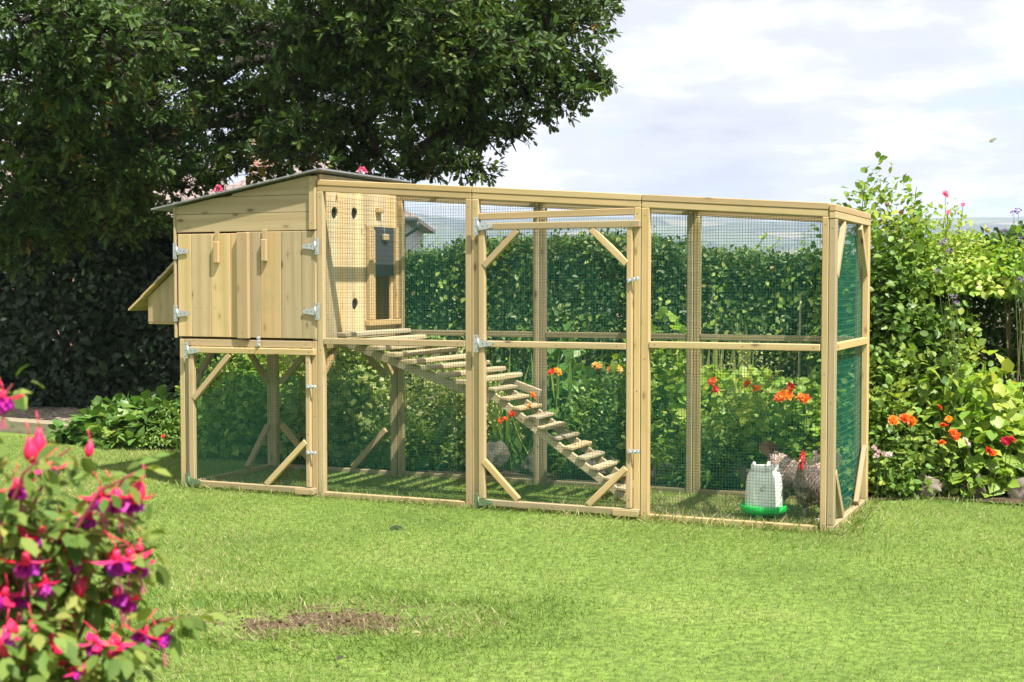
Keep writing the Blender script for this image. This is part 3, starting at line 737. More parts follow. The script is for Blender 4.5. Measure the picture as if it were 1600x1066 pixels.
# --- slatted landing and ladder
def weather(name, mb, parent): return part(name, mb, M['wood_old'], parent)
def lz(lx): return 1.135 - 0.045 / 0.138 * (lx - 0.06)
mb = MB().bar((0.03, 0.30, lz(0.03) - 0.060), (1.19, 0.30, lz(1.19) - 0.060), 0.032, 0.058, (0, 0, 1))
landing = weather('landing', mb, coop)
weather('stringer', MB().bar((0.03, 1.08, lz(0.03) - 0.060), (1.24, 1.08, lz(1.24) - 0.060), 0.032, 0.058, (0, 0, 1)), landing)
for k in range(8):
    lx = 0.075 + k * 0.134
    weather('slat', MB().bar((lx, 0.20, lz(lx) + random.uniform(-.006, .006)), (lx + 0.012, 1.16, lz(lx) + random.uniform(-.006, .006)), 0.082, 0.036, (0, 0, 1), 0.014), landing)
r0, r1 = Vector((0.985, 0, 0.745)), Vector((2.075, 0, 0.012))
mb = MB().bar((r0.x, 0.655, r0.z), (r1.x, 0.655, r1.z), 0.030, 0.055, (0, 0, 1)); ladder = weather('ladder', mb, coop)
weather('stringer', MB().bar((r0.x, 0.985, r0.z), (r1.x, 0.985, r1.z), 0.030, 0.055, (0, 0, 1)), ladder)
dirv = (r1 - r0).normalized(); upn = Vector((-dirv.z, 0, dirv.x))
for k in range(11):
    q = r0 + dirv * (0.055 + k * 0.1175) + upn * 0.040
    weather('tread', MB().bar((q.x, 0.625, q.z), (q.x, 1.015, q.z + random.uniform(-.004, .004)), 0.066, 0.022, (0.12, 0, 1), 0.006), ladder)

# --- nest box on the left side
nb = MB(); ya, yb = 0.15, 1.05; xo, xi = -1.575, -1.201
for xa, xb in ((xo, xo + 0.115), (xo + 0.116, xo + 0.232), (xo + 0.233, xi)):
    top = lambda x: 1.395 + (x - xo) * 0.80
    nb.prism([(xa, 1.21), (xb, 1.21), (xb, top(xb)), (xa, top(xa))], ya, ya + 0.016, grain=1)
    nb.prism([(xa, 1.21), (xb, 1.21), (xb, top(xb)), (xa, top(xa))], yb - 0.016, yb, grain=1)
nb.box((xo, ya + 0.017, 1.211), (xo + 0.016, yb - 0.017, 1.39)); nb.box((xo, ya + 0.002, 1.194), (xi, yb - 0.002, 1.2085))
nest = part('nest_box', nb)
ld = MB(); dl = Vector((1, 0, 0.80)).normalized(); nl_ = Vector((-dl.z, 0, dl.x)); p = Vector((xo - 0.135, 0, 1.395 - 0.135 * 0.80))
for k in range(4):
    a = p + dl * (k * 0.155); c = a + dl * 0.085 + nl_ * (0.016 + 0.004 * k)
    ld.obox(c + Y1 * 0.60, (dl, Y1, nl_), (0.088, 0.50, 0.009), 0.003)
part('lid', ld, None, nest)
latch(nest, -1.255, 1.52, ya - 0.004, 0.0, 0.06)

# ------------------------------------------------------------------ lawn grass
def grass():
    n = 530000
    Y = np.sqrt(rng.uniform(4.3 ** 2, 13.9 ** 2, n)); keep = rng.random(n) < np.clip(1.25 - (Y - 4.5) / 13, 0.3, 1); Y = Y[keep]
    X = rng.uniform(-0.60, 0.60, len(Y)) * Y
    L = np.stack([X + 1.361, Y - 9.731], 1); lx = L[:, 0] * U.x + L[:, 1] * U.y; ly = L[:, 0] * V.x + L[:, 1] * V.y
    ok = ~((ly > 1.32 + 0.05 * np.sin(lx * 2.3) + np.where(lx > 3.65, 0.30, 0)) & (lx > -1.5)) & (Y < 12.9 - 0.55 * (X + 2.6)) & (Y < 13.6)
    sm = soil_mask(X, Y); ok &= (sm > 0.95) | (rng.random(len(X)) < np.clip(0.24 + 0.8 * (fbm(X * 9, Y * 14, 77) > -0.05) * np.clip(sm, 0.25, 1), 0, 1))
    X, Y, sm, lx, ly = X[ok], Y[ok], sm[ok], lx[ok], ly[ok]; n = len(X)
    pos = np.stack([X, Y, np.full(n, 0.004)], 1)
    patch = fbm(X * 1.1, Y * 1.1, 31); lean = np.stack([0.5 * fbm(X * 0.8, Y * 0.8, 40), 0.5 * fbm(X * 0.8, Y * 0.8, 41), np.zeros(n)], 1)
    A = rng.normal(size=(n, 3)) * np.array([0.75, 0.75, 0.25]) + lean; A[:, 2] = np.abs(A[:, 2]) + 0.55
    sc = rng.uniform(0.015, 0.033, n) * (1 + 0.25 * patch)
    edge = ((np.abs(ly - 1.55) < 0.07) & (lx > 3.6)) | (np.abs(ly) < 0.10) & (lx > -1.3) & (lx < 3.75) | ((np.abs(lx - 3.6) < 0.09) & (ly > 0) & (ly < 1.3)); sc[edge] *= rng.uniform(1.0, 2.5, edge.sum())
    inside = (ly > 0.02) & (ly < 1.2) & (lx > -1.15) & (lx < 3.55); sc[inside] *= 1.3
    ring = (sm > 0.6) & (sm < 1.9); sc[ring] *= rng.uniform(0.8, 1.6, ring.sum())
    rnd = rng.random((n, 3)); rnd[:, 0] = np.clip(0.50 + 0.26 * patch + 0.12 * fbm(X * 3.3, Y * 3.3, 61) + rng.normal(size=n) * 0.24, 0, 0.98); rnd[rng.random(n) < 0.075, 0] = 1.0
    rnd[ring, 0] *= 0.55; rnd[inside, 0] = np.clip(rnd[inside, 0] + 0.28, 0, 1); pk = sm < 1.15; rnd[pk & (rng.random(n) < 0.35), 0] = 1.0; rnd[pk, 1] *= 0.5  # blades inside the run are coloured lighter to offset the wire mesh's shade
    o = leaves('grass', T_tri(0.042, 0.3), pos, A, rdir(n, 0.4), sc, M['grass'], None, rnd); tag(o, 'short mown green lawn grass with paler worn patches', 'grass', kind='stuff')
grass()
def crumbs():
    n = 260; a = rng.random(n) * 6.283; r = np.sqrt(rng.random(n)) * 0.95; mb = MB()
    for i in range(n):
        x = SOIL_C[0] + r[i] * 0.5 * math.cos(a[i]); y = SOIL_C[1] + r[i] * 0.26 * math.sin(a[i]); q = random.uniform(0.0015, 0.006) if i > 12 else random.uniform(.006, .012)
        mb.ball((x, y, 0.006 + q * 0.4), q, 6, 4, 0, (random.uniform(.7, 1.3), random.uniform(.7, 1.3), random.uniform(.5, .9)))
    tag(mb.build('soil_crumbs', plain('dark_crumbs', (0.085, 0.055, 0.036), 0.95, 0, 0.1, 0.5, 120)), 'dark soil crumbs in the worn lawn patch', 'soil', kind='stuff')
crumbs()

# ------------------------------------------------------------------ rocks
def rock(px, py, w, h, d, label, grp='rough field stones along the flower bed edge', seed=0, p=None):
    p = p or at_ground(px, py); r = np.random.default_rng(seed + 100)
    bm = bmesh.new(); bmesh.ops.create_icosphere(bm, subdivisions=4, radius=1)
    fl = [(Vector(r.normal(size=3)).normalized(), r.uniform(0.42, 0.72)) for _ in range(11)]
    for v in bm.verts:
        q = v.co.copy()
        for nn, lim in fl:
            t = q.dot(nn)
            if t > lim: q -= nn * (t - lim) * 0.9
        c = np.array([[q.x * 2.2 + seed, q.y * 2.2, q.z * 2.2]])
        k = 1 + 0.15 * float(fbm(c[:, 0], c[:, 1] + c[:, 2], seed)[0]) + 0.055 * float(fbm(c[:, 0] * 4, c[:, 2] * 4, seed + 1)[0])
        v.co = Vector((q.x * w / 2 * k, q.y * d / 2 * k, q.z * h * 0.62 * k + h * 0.36))
    for f in bm.faces: f.smooth = True
    me = bpy.data.meshes.new('rock'); bm.to_mesh(me); bm.free(); me.materials.append(M['rock'])
    o = link(bpy.data.objects.new('rock', me)); o.location = (p.x, p.y, 0); o.rotation_euler = (0, 0, -TH + r.uniform(-.3, .3)); return tag(o, label, 'rock', grp)
def at_ground(px, py):
    a = at(px, py, 1.0); d = a - Vector((0, 0, CZ)); return Vector((0, 0, CZ)) + d * (-CZ / d.z)
rock(1430, 776, 0.46, 0.21, 0.24, 'flat topped brown stone just right of the green end panel', seed=1)
rock(1520, 778, 0.30, 0.19, 0.2, 'smaller stone between two larger ones below the marigolds', seed=2)
rock(1596, 780, 0.34, 0.20, 0.2, 'grey stone at the right edge below the red flower', seed=3)
rock(672, 752, 0.34, 0.32, 0.26, 'upright grey boulder behind the mesh left of the run door', seed=4, p=W(0.62, 1.62))
rock(720, 752, 0.26, 0.24, 0.24, 'rounded mossy boulder behind the left stile of the run door', seed=5, p=W(0.93, 1.66))
rock(820, 757, 0.52, 0.27, 0.3, 'wide grey boulder behind the mesh under the ladder', seed=6, p=W(1.52, 1.62))
rock(900, 757, 0.36, 0.22, 0.26, 'low stone behind the mesh right of the wide boulder', seed=7, p=W(1.98, 1.62))
rock(1040, 757, 0.30, 0.24, 0.24, 'dark stone behind the mesh beneath the nasturtiums', seed=8, p=W(2.62, 1.60))
rock(1150, 757, 0.44, 0.40, 0.26, 'tall leaning brown stone behind the drinker', seed=9, p=W(3.22, 1.62))

# ------------------------------------------------------------------ plants
def stems(mb, base, tips, r0, r1, bend=0.25):
    for t in tips:
        b = base + Vector((random.uniform(-.04, .04), random.uniform(-.04, .04), 0)); mid = (b * 0.5 + t * 0.5) + Vector((0, 0, bend * (t - b).length * 0.4))
        mb.tube([b, b.lerp(mid, 0.6), mid.lerp(t, 0.4), t], [r0, r0 * 0.8, (r0 + r1) / 2, r1], 5, 0, False)
def plant(name, label, cat, c, rx, ry, h, n, size, tm, m, group=None, lift=0.0, up=0.7, stem='stem', nst=14, shell=0.5, seed=0, rough=0.3, flat=0.0, zmin=0.04):
    """one bush: foliage over a lumpy dome, and the stems that carry it"""
    t = thing(name, label, cat, c, 0, group); n = int(n * 4.2); size *= 0.80
    d = rdir(n, 0.25); d[:, 2] = np.abs(d[:, 2]) * 1.0
    rad = np.clip(1 - np.abs(rng.normal(size=n)) * shell, 0.12, 1.1)
    lump = 1 + rough * fbm(d[:, 0] * 3.2 + seed, d[:, 1] * 3.2 + d[:, 2] * 2.6, seed + 3)
    rr = (rad * lump)[:, None]
    pos = d * rr * np.array([rx, ry, h - lift]); pos[:, 2] += lift; pos[:, 2] = np.maximum(pos[:, 2], zmin + rng.random(n) * 0.08)
    N = d * 0.8 + rng.normal(size=(n, 3)) * 0.45; N[:, 2] += up
    A = rng.normal(size=(n, 3)) * 0.7 + d * 0.8; A[:, 2] -= 0.25 + flat
    rnd = rng.random((n, 3)); rnd[:, 0] = np.clip(0.5 + 0.3 * fbm(pos[:, 0] * 6 + seed, pos[:, 2] * 6, seed + 9) + 0.22 * rng.normal(size=n), 0, 1)
    leaves('foliage', tm, pos, A, N, size * rng.uniform(0.5, 1.35, n), m, t, rnd)
    mb = MB(); tips = [Vector(pos[i]) for i in rng.integers(0, n, nst)]
    stems(mb, Vector((0, 0, 0)), tips, 0.006 + h * 0.004, 0.002)
    mb.build('stem', M[stem], t)
    return t
def flower_head(mb_pos, facing, r, kind):
    """petal positions for one flower head"""
    pass
def flower(parent, loc, r, mats, n=9, layers=2, facing=(0, -0.6, 0.8), tm=None, name='flower'):
    f = Vector(facing).normalized(); a = f.orthogonal().normalized(); b = f.cross(a)
    P, A, N, S = [], [], [], []
    for l in range(layers):
        for k in range(n):
            th = 2 * math.pi * (k + 0.5 * l) / n + random.uniform(-.2, .2); o = a * math.cos(th) + b * math.sin(th)
            lift = 0.25 + 0.45 * l + random.uniform(-.1, .1)
            P.append(f * (0.08 * l * r)); A.append(o + f * lift); N.append(f - o * 0.4); S.append(r * (1 - 0.22 * l) * random.uniform(0.85, 1.1))
    rnd = np.clip(rng.random() + rng.normal(size=(len(P), 3)) * 0.15, 0, 1)
    me = leaf_mesh(name, tm or T_oval(0.34, 0.06, 0.15), np.array(P), np.array(A), np.array(N), np.array(S), mats, rnd)
    o = link(bpy.data.objects.new(name, me), parent); o.location = loc; return o
def flowers_at(parent, pts, r, m, n=8, layers=2, facing=(0, -0.6, 0.8), stalk='stem'):
    """pts are world points; each flower is a part with its own stalk"""
    inv = parent.location
    for p in pts:
        q = Vector(p) - inv
        o = flower(parent, q, r * random.uniform(0.68, 1.2), m, n, layers, Vector(facing) + Vector((random.uniform(-.9, .9), random.uniform(-.5, .4), random.uniform(-.5, .3))))
        mb = MB(); lo = Vector((-q.x * 0.25, 0.05 - q.y * 0.2, -min(q.z, 0.28))); mb.tube([(0, 0, 0), lo * 0.5 + Vector((0.01, 0, 0)), lo], [0.0022, 0.0025, 0.003], 5, 0, False)
        mb.build('stalk', M[stalk], o)

OV, OK_, DI = T_oval(), T_oak(), T_disc()
OVW = T_oval(0.36, 0.08, 0.18); OVN = T_oval(0.2, 0.06, 0.2)
# behind the coop, left to right
plant('shrub', 'dappled leafy shrub behind the mesh under the chicken house, left of the rear post', 'shrub', W(-1.75, 1.95), 0.62, 0.5, 1.18, 1500, 0.085, OVW, M['lime_leaf'], 'shrubs behind the run', seed=1)
s2 = plant('shrub', 'dappled leafy shrub with one red bloom behind the mesh under the chicken house', 'shrub', W(-0.75, 1.85), 0.62, 0.45, 1.15, 1500, 0.085, OVW, M['pale_leaf'], 'shrubs behind the run', seed=2)
flowers_at(s2, [W(-0.98, 1.42, 0.86)], 0.03, M['red'], 7, 2)
plant('shrub', 'tall light yellow-green shrub behind the mesh below the sloping landing', 'shrub', W(0.18, 1.95), 0.52, 0.42, 1.12, 2600, 0.052, OV, M['pale_leaf'], 'shrubs behind the run', seed=3, rough=0.4)
plant('shrub', 'low dark leafy plant at the foot of the pale shrub beside the house leg', 'shrub', W(-0.05, 1.55), 0.48, 0.2, 0.42, 700, 0.070, OVN, M['shrub_leaf'], 'shrubs behind the run', seed=4)
# strap leaves
def strap_plant(name, label, c, n, ln, m, grp, spread=0.16, out=0.8):
    t = thing(name, label, 'strap plant', c, 0, grp)
    ps = rng.normal(size=(n, 3)) * np.array([spread, spread * 0.5, 0]); ps[:, 2] = 0.01
    A = rng.normal(size=(n, 3)) * np.array([out, out * 0.7, 0.15]); A[:, 2] = 1.1
    N = nrm(A * np.array([1, 1, 0]) + 1e-3) * -1.0; N[:, 2] += 0.6; N = -N
    leaves('blade', T_strap(0.022, 6, 0.42), ps, A, N, ln * rng.uniform(0.6, 1.1, n), m, t); return t
strap_plant('iris', 'clump of long arching strap leaves behind the mesh left of the run door', W(0.82, 1.95), 60, 0.85, M['shrub_leaf'], 'strap leaved clumps')
strap_plant('iris', 'smaller arching strap leaf clump behind the right half of the run door', W(2.15, 2.35), 46, 1.05, M['pale_leaf'], 'strap leaved clumps')
plant('shrub', 'big leaved green plant behind the strap leaves and the run door post', 'shrub', W(1.02, 2.25), 0.42, 0.35, 1.0, 420, 0.15, OVW, M['big_leaf'], 'shrubs behind the run', seed=5)
p6 = plant('shrub', 'dark green plant with scarlet blooms behind the ladder', 'shrub', W(1.50, 1.95), 0.5, 0.4, 0.80, 1000, 0.075, OVN, M['shrub_leaf'], 'shrubs behind the run', seed=6)
flowers_at(p6, [at(790, 655, 9.75), at(800, 647, 9.8), at(783, 657, 9.75), at(832, 618, 9.9), at(828, 634, 9.85)], 0.032, M['orange'], 6, 2)
n1 = plant('nasturtium', 'round leaved nasturtium mass behind the right half of the run door', 'nasturtium', W(2.0, 1.95), 0.55, 0.45, 0.98, 950, 0.085, DI, M['lime_leaf'], 'nasturtiums behind the run', seed=7)
flowers_at(n1, [at(862, 582, 9.6), at(871, 581, 9.6)], 0.038, M['orange'], 6, 2); flowers_at(n1, [at(930, 570, 9.5), at(936, 574, 9.5), at(952, 577, 9.5), at(968, 577, 9.5)], 0.034, M['yellow'], 6, 2)
n2 = plant('nasturtium', 'bright nasturtium mass with many orange blooms behind the right bay of the run', 'nasturtium', W(3.05, 1.95), 0.62, 0.45, 0.95, 1500, 0.068, DI, M['lime_leaf'], 'nasturtiums behind the run', seed=8)
flowers_at(n2, [at(x, y, 9.15) for x, y in ((1113, 596), (1117, 609), (1168, 600), (1176, 605), (1183, 608), (1219, 621), (1224, 617), (1236, 605), (1232, 619), (1256, 624), (1252, 621), (1215, 623))], 0.040, M['orange'], 6, 2)
plant('shrub', 'low fleshy green plant behind the mesh between the rear posts', 'shrub', W(2.45, 1.55), 0.42, 0.2, 0.50, 700, 0.065, OVN, M['shrub_leaf'], 'shrubs behind the run', seed=9)
plant('shrub', 'pale twiggy bush beside the orange nasturtiums, behind the rear post', 'shrub', W(2.50, 2.15), 0.35, 0.3, 0.95, 1300, 0.036, OV, M['pale_leaf'], 'shrubs behind the run', seed=10)
plant('shrub', 'broad leaved green plant behind the drinker and the tall brown stone', 'shrub', W(3.55, 1.70), 0.42, 0.25, 0.62, 700, 0.065, OVW, M['shrub_leaf'], 'shrubs behind the run', seed=11)
# dry stalks
t = thing('dry_grass', 'dry straw coloured stalks above the nasturtiums behind the run door', 'dry grass', W(2.25, 2.4))
mb = MB()
for i in range(34):
    a = Vector((random.gauss(0, 0.28), random.gauss(0, 0.12), 0)); b = a + Vector((random.gauss(0, 0.28), random.gauss(0, 0.15), random.uniform(0.9, 1.25)))
    mb.tube([a, a.lerp(b, 0.55) + Vector((0, 0, 0.05)), b], [0.0025, 0.002, 0.0012], 4, 0, False)
mb.build('stalk', M['dry'], t)
t = thing('garden_cane', 'thin pale cane standing before the hedge in the right bay', 'cane', W(2.86, 2.35))
mb = MB().tube([(0, 0, 0), (0.01, 0, 0.8), (0.015, 0, 1.42)], [0.012, 0.012, 0.009], 7); mb.build('cane', M['dry'], t)

# the long hedge
def hedge(label, a, b, h, dep, n, size, m, seed, core=True, tm=OV, wav=0.05, bul=0.10):
    a, b = Vector(a), Vector(b); d = (b - a); ln = d.length; d.normalize(); q = Vector((d.y, -d.x, 0))
    if q.y > 0: q = -q                                   # q faces the camera side
    t = thing('hedge', label, 'hedge', a, 0)
    u = rng.random(n) * ln; side = rng.random(n)
    hh = h * (1 + wav * fbm(u * 1.3, u * 0 + seed, seed)) + 0.03 * rng.normal(size=n)
    front = side < 0.66; depth = np.abs(rng.normal(size=n)) * 0.24
    z = np.where(front, rng.random(n) * hh, hh - depth * 0.9)
    bulge = bul * fbm(u * 2.1, z * 2.1, seed + 2)
    off = np.where(front, dep / 2 - depth + bulge, rng.uniform(-dep / 2, dep / 2, n))
    D = np.array(d); Q = np.array(q)
    pos = u[:, None] * D + off[:, None] * Q; pos[:, 2] = z
    N = np.where(front[:, None], Q[None, :], np.array([[0, 0, 1.0]])) + rng.normal(size=(n, 3)) * 0.55; N[:, 2] += 0.35
    A = rng.normal(size=(n, 3)); A[:, 2] -= 0.3
    spr = rng.random(n) < 0.05; pos[spr & ~front, 2] += rng.random((spr & ~front).sum()) ** 2 * 0.13
    rnd = rng.random((n, 3)); cl = fbm(u * 2.6, z * 2.6, seed + 11); rnd[:, 0] = np.clip(0.42 + 0.34 * cl + 0.24 * rng.normal(size=n), 0, 0.93); rnd[rng.random(n) < 0.012, 0] = 1.0
    leaves('foliage', tm, pos, A, N, size * rng.uniform(0.5, 1.4, n) * (1 + 0.35 * (cl > 0.5)), m, t, rnd)
    mb = MB()
    for i in range(int(ln * 14)):
        x = random.random() * ln; o1 = random.uniform(-0.4, -0.1) * dep; p0 = d * x + q * o1; p1 = p0 + d * random.uniform(-.3, .3) + q * random.uniform(-.15, .2) + Vector((0, 0, h * random.uniform(0.6, 0.97)))
        mb.tube([p0, p0.lerp(p1, 0.5) + d * random.uniform(-.06, .06), p1], [0.016, 0.011, 0.004], 5, 0, False)
    mb.build('stem', M['twig'], t)
    if m is M['hedge_leaf']:
        P, A, N, S = [], [], [], []
        for c in range(int(ln * 3.5)):
            cu, cz = random.random() * ln, random.uniform(0.55, 1.02) * h; k = random.randint(6, 26)
            for _ in range(k):
                x = cu + random.gauss(0, .07); zz = cz + random.gauss(0, .13); P.append(list(d * x + q * (dep / 2 + 0.10 + random.uniform(-.05, .12)) + Vector((0, 0, min(zz, h * 1.05))))); A.append((random.gauss(0, .6), random.gauss(0, .4), -0.7)); N.append(list(q + Vector((random.gauss(0, .4), random.gauss(0, .3), 0.7)))); S.append(random.uniform(.022, .062))
        leaves('climbing_leaves', OVW, P, A, N, np.array(S), M['lime_leaf'], t)
        P, A, N, S = [], [], [], []; tw = MB()
        for c in range(int(ln * 4)):                       # stray shoots along the top
            b0 = d * (random.random() * ln) + q * random.uniform(-.3, .4) + Vector((0, 0, h * 0.95)); e0 = b0 + Vector((random.gauss(0, .1), random.gauss(0, .06), random.uniform(.10, .30)))
            tw.tube([b0, b0.lerp(e0, .5) + Vector((random.gauss(0, .02), 0, 0)), e0], [0.004, 0.003, 0.0015], 5, 0, False)
            for k in range(9):
                f = random.uniform(.2, 1); P.append(list(b0.lerp(e0, f))); A.append((random.gauss(0, 1), random.gauss(0, 1), .5)); N.append((random.gauss(0, .4), -.3, 1)); S.append(random.uniform(.03, .06))
        tw.build('shoots', M['twig'], t); leaves('shoot_leaves', OV, P, A, N, np.array(S), M['lime_leaf'], t)
    return t
hedge('long clipped green hedge behind the mesh run, sunlit along its top', W(-3.2, 3.35), W(3.7, 3.25), 1.80, 0.9, 150000, 0.044, M['hedge_leaf'], 3)
hedge('dense ivy clad hedge behind the garden bed on the right, in shade', W(3.7, 3.5), W(9.5, 3.3), 1.82, 0.9, 75000, 0.05, M['hedge_leaf'], 5, wav=0.12, bul=0.24)
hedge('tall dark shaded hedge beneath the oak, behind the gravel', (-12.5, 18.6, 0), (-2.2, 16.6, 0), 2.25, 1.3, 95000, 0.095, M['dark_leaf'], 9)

# right hand border
def spot(px, Y): return Vector(((px - 800) / F * Y, Y, 0.0))
plant('privet', 'tall bright oval leaved shrub right behind the green end panel', 'shrub', spot(1412, 10.35), 0.60, 0.40, 2.06, 2600, 0.076, OVW, M['shrub_leaf'], 'tall shrubs right of the run', lift=0.55, stem='twig', nst=40, shell=0.6, seed=21, rough=0.35, zmin=0.5)
rs = plant('rose_bush', 'rose bush with a pink bloom above the ivy clad hedge', 'rose bush', spot(1475, 10.55), 0.62, 0.35, 2.02, 1100, 0.055, OV, M['lime_leaf'], None, lift=1.45, stem='twig', nst=9, shell=0.6, seed=22, rough=0.5, zmin=1.40)
flowers_at(rs, [at(1477, 304, 10.6)], 0.055, M['pink'], 9, 3)
flowers_at(rs, [at(1408, 332, 10.5), at(1481, 332, 10.5), at(1505, 320, 10.6), at(1410, 378, 10.4), at(1447, 348, 10.5)], 0.032, M['pink'], 8, 2)
flowers_at(rs, [at(1388, 317, 10.4), at(1384, 321, 10.4)], 0.03, M['palepink'], 8, 2)
def shoot(label, base, top, n, size, m):
    t = thing('shoot', label, 'shrub shoot', base, 0, 'upright leafy shoots above the border'); q = top - base
    pts = [Vector((0, 0, 0)), q * 0.5 + Vector((random.uniform(-.06, .06), 0, 0)), q * 0.85 + Vector((random.uniform(-.04, .04), 0, 0)), q]
    MB().tube(pts, [0.009, 0.006, 0.004, 0.002], 6, 0, False).build('stem', M['twig'], t)
    f = rng.uniform(0.55, 1.0, n) ** 0.8; P = np.array([list(pts[1].lerp(pts[2], (x - .5) / .35) if x < .85 else pts[2].lerp(pts[3], (x - .85) / .15)) for x in f])
    th = np.arange(n) * 2.4; A = np.stack([np.cos(th), np.sin(th), 0.35 + 0.4 * (f > .95)], 1); N = np.stack([-0.3 * np.cos(th), -0.3 * np.sin(th) - .2, np.ones(n)], 1)
    leaves('foliage', OVW, P, A, N, size * rng.uniform(.6, 1.2, n) * (1.25 - 0.6 * (f - .5)), m, t)
shoot('tall leading shoot with paired leaves just behind the end panel corner', at_ground(1362, 745) + Vector((0, .3, 0)), at(1352, 284, 10.1), 34, 0.085, M['shrub_leaf'])
shoot('slender shoot between the end panel shoot and the pink rose', at_ground(1432, 745) + Vector((0, .6, 0)), at(1432, 292, 10.3), 30, 0.06, M['lime_leaf'])
plant('climber', 'leafy climber trailing over the hedge top at the right edge', 'climber', spot(1580, 10.40), 0.80, 0.38, 1.80, 900, 0.075, OVW, M['lime_leaf'], 'tall shrubs right of the run', lift=1.42, stem='twig', nst=7, shell=0.5, seed=23, zmin=1.4, rough=0.3)
h1 = plant('hydrangea', 'yellow-green hydrangea with pointed leaves behind the marigolds', 'hydrangea', spot(1525, 9.98), 0.52, 0.42, 0.86, 620, 0.13, OVW, M['lime_leaf'], None, seed=24, up=1.0)
plant('shrub', 'mid green mounded shrub beside the green end panel, below the tall oval leaved shrub', 'shrub', spot(1415, 10.00), 0.45, 0.36, 0.92, 1500, 0.07, OVW, M['shrub_leaf'], 'low shrubs in the right border', seed=25)
plant('shrub', 'dark narrow leaved shrub between the hedge and the hydrangea at the right', 'shrub', spot(1590, 10.4), 0.6, 0.3, 1.0, 1100, 0.07, OVN, M['hedge_leaf'], 'low shrubs in the right border', seed=26)
plant('shrub', 'dark leaved shrub behind the tall verbena stems', 'shrub', spot(1475, 10.45), 0.6, 0.3, 0.95, 1200, 0.06, OV, M['hedge_leaf'], 'low shrubs in the right border', seed=27)
mg = plant('marigold', 'marigold with orange pompom blooms left of the hydrangea', 'marigold', at_ground(1415, 768), 0.24, 0.2, 0.42, 700, 0.055, OVN, M['shrub_leaf'], 'marigolds in the right border', seed=28)
flowers_at(mg, [at(1395, 657, 9.6), at(1414, 654, 9.6), at(1423, 656, 9.6), at(1427, 662, 9.6)], 0.040, M['orange'], 11, 4)
mg = plant('marigold', 'marigold with red-orange blooms in front of the hydrangea', 'marigold', at_ground(1478, 770), 0.27, 0.2, 0.46, 800, 0.055, OVN, M['shrub_leaf'], 'marigolds in the right border', seed=29)
flowers_at(mg, [at(1468, 637, 9.7), at(1474, 665, 9.6), at(1489, 676, 9.6), at(1472, 692, 9.5), at(1482, 655, 9.6), at(1493, 681, 9.6)], 0.040, M['orange'], 11, 4)
mg = plant('marigold', 'low plant with one red and one orange bloom near the right edge', 'marigold', at_ground(1562, 770), 0.32, 0.2, 0.38, 900, 0.05, OVN, M['shrub_leaf'], 'marigolds in the right border', seed=30)
flowers_at(mg, [at(1572, 689, 9.5), at(1580, 688, 9.5)], 0.045, M['red'], 10, 3); flowers_at(mg, [at(1552, 709, 9.4), at(1545, 705, 9.4)], 0.035, M['orange'], 10, 3)
flowers_at(mg, [at(1508, 688, 9.5), at(1512, 694, 9.5)], 0.03, M['palepink'], 8, 2)
sd = plant('sedum', 'low sedum with pale pink heads against the end panel', 'sedum', at_ground(1378, 775), 0.2, 0.16, 0.33, 420, 0.07, OVN, M['shrub_leaf'], None, seed=31)
flowers_at(sd, [at(x, y, 9.45) for x, y in ((1366, 700), (1373, 706), (1381, 709), (1389, 711), (1370, 712))], 0.026, M['palepink'], 9, 3)
for k, (px, w, lab) in enumerate(((1385, 0.22, 'low dark tuft at the foot of the end panel, left of the flat topped stone'), (1482, 0.22, 'low tuft filling the gap right of the flat topped stone'), (1558, 0.24, 'low tuft between the two rightmost stones'), (1440, 0.3, 'low green mat behind the flat topped stone'))):
    plant('tuft', lab, 'low plant', at_ground(px, 778 if k != 3 else 768) + Vector((0, 0.06, 0)), w * 0.62, 0.09, 0.16 + 0.05 * (k == 3), 300, 0.045, OVN, M['shrub_leaf'], 'low tufts along the border edge', seed=50 + k)
plant('shrub', 'small bright green tufted plant among the stones below the marigolds', 'shrub', at_ground(1510, 772), 0.42, 0.16, 0.24, 1300, 0.045, OVN, M['hedge_leaf'], 'low shrubs in the right border', seed=32)
# tall verbena
def verbena(label, px, py, Y, tops):
    b = at(px, py, Y); b.z = 0.02; t = thing('verbena', label, 'verbena', b, 0, 'verbenas with tall bare stems')
    mb = MB(); q = [at(x, y, Y) - b for x, y in tops]
    for p in q: mb.tube([Vector((random.uniform(-.09, .09), 0, 0)), p * 0.5 + Vector((random.uniform(-.05, .05), 0, 0.0)), p * 0.8 + Vector((random.uniform(-.03, .03), 0, 0)), p], [0.0032, 0.0027, 0.002, 0.0014], 5, 0, False)
    mb.build('stem', M['stem'], t)
    for p in q:
        n = 26; d = rdir(n, 0.5)
        me = leaf_mesh('flower', T_oval(0.4, 0.05, 0.1), d * np.array([0.018, 0.018, 0.009]), d, rdir(n), np.full(n, 0.0125), M['purple']); o = link(bpy.data.objects.new('flower', me), t); o.location = p
verbena('tall purple verbena stems rising before the ivy clad hedge', 1500, 700, 9.75, [(1470, 380), (1476, 377), (1484, 391), (1463, 424), (1490, 463), (1494, 474)])
verbena('purple verbena heads at the right edge above the hedge', 1625, 700, 9.6, [(1590, 329), (1584, 333), (1570, 362), (1597, 374), (1594, 437)])

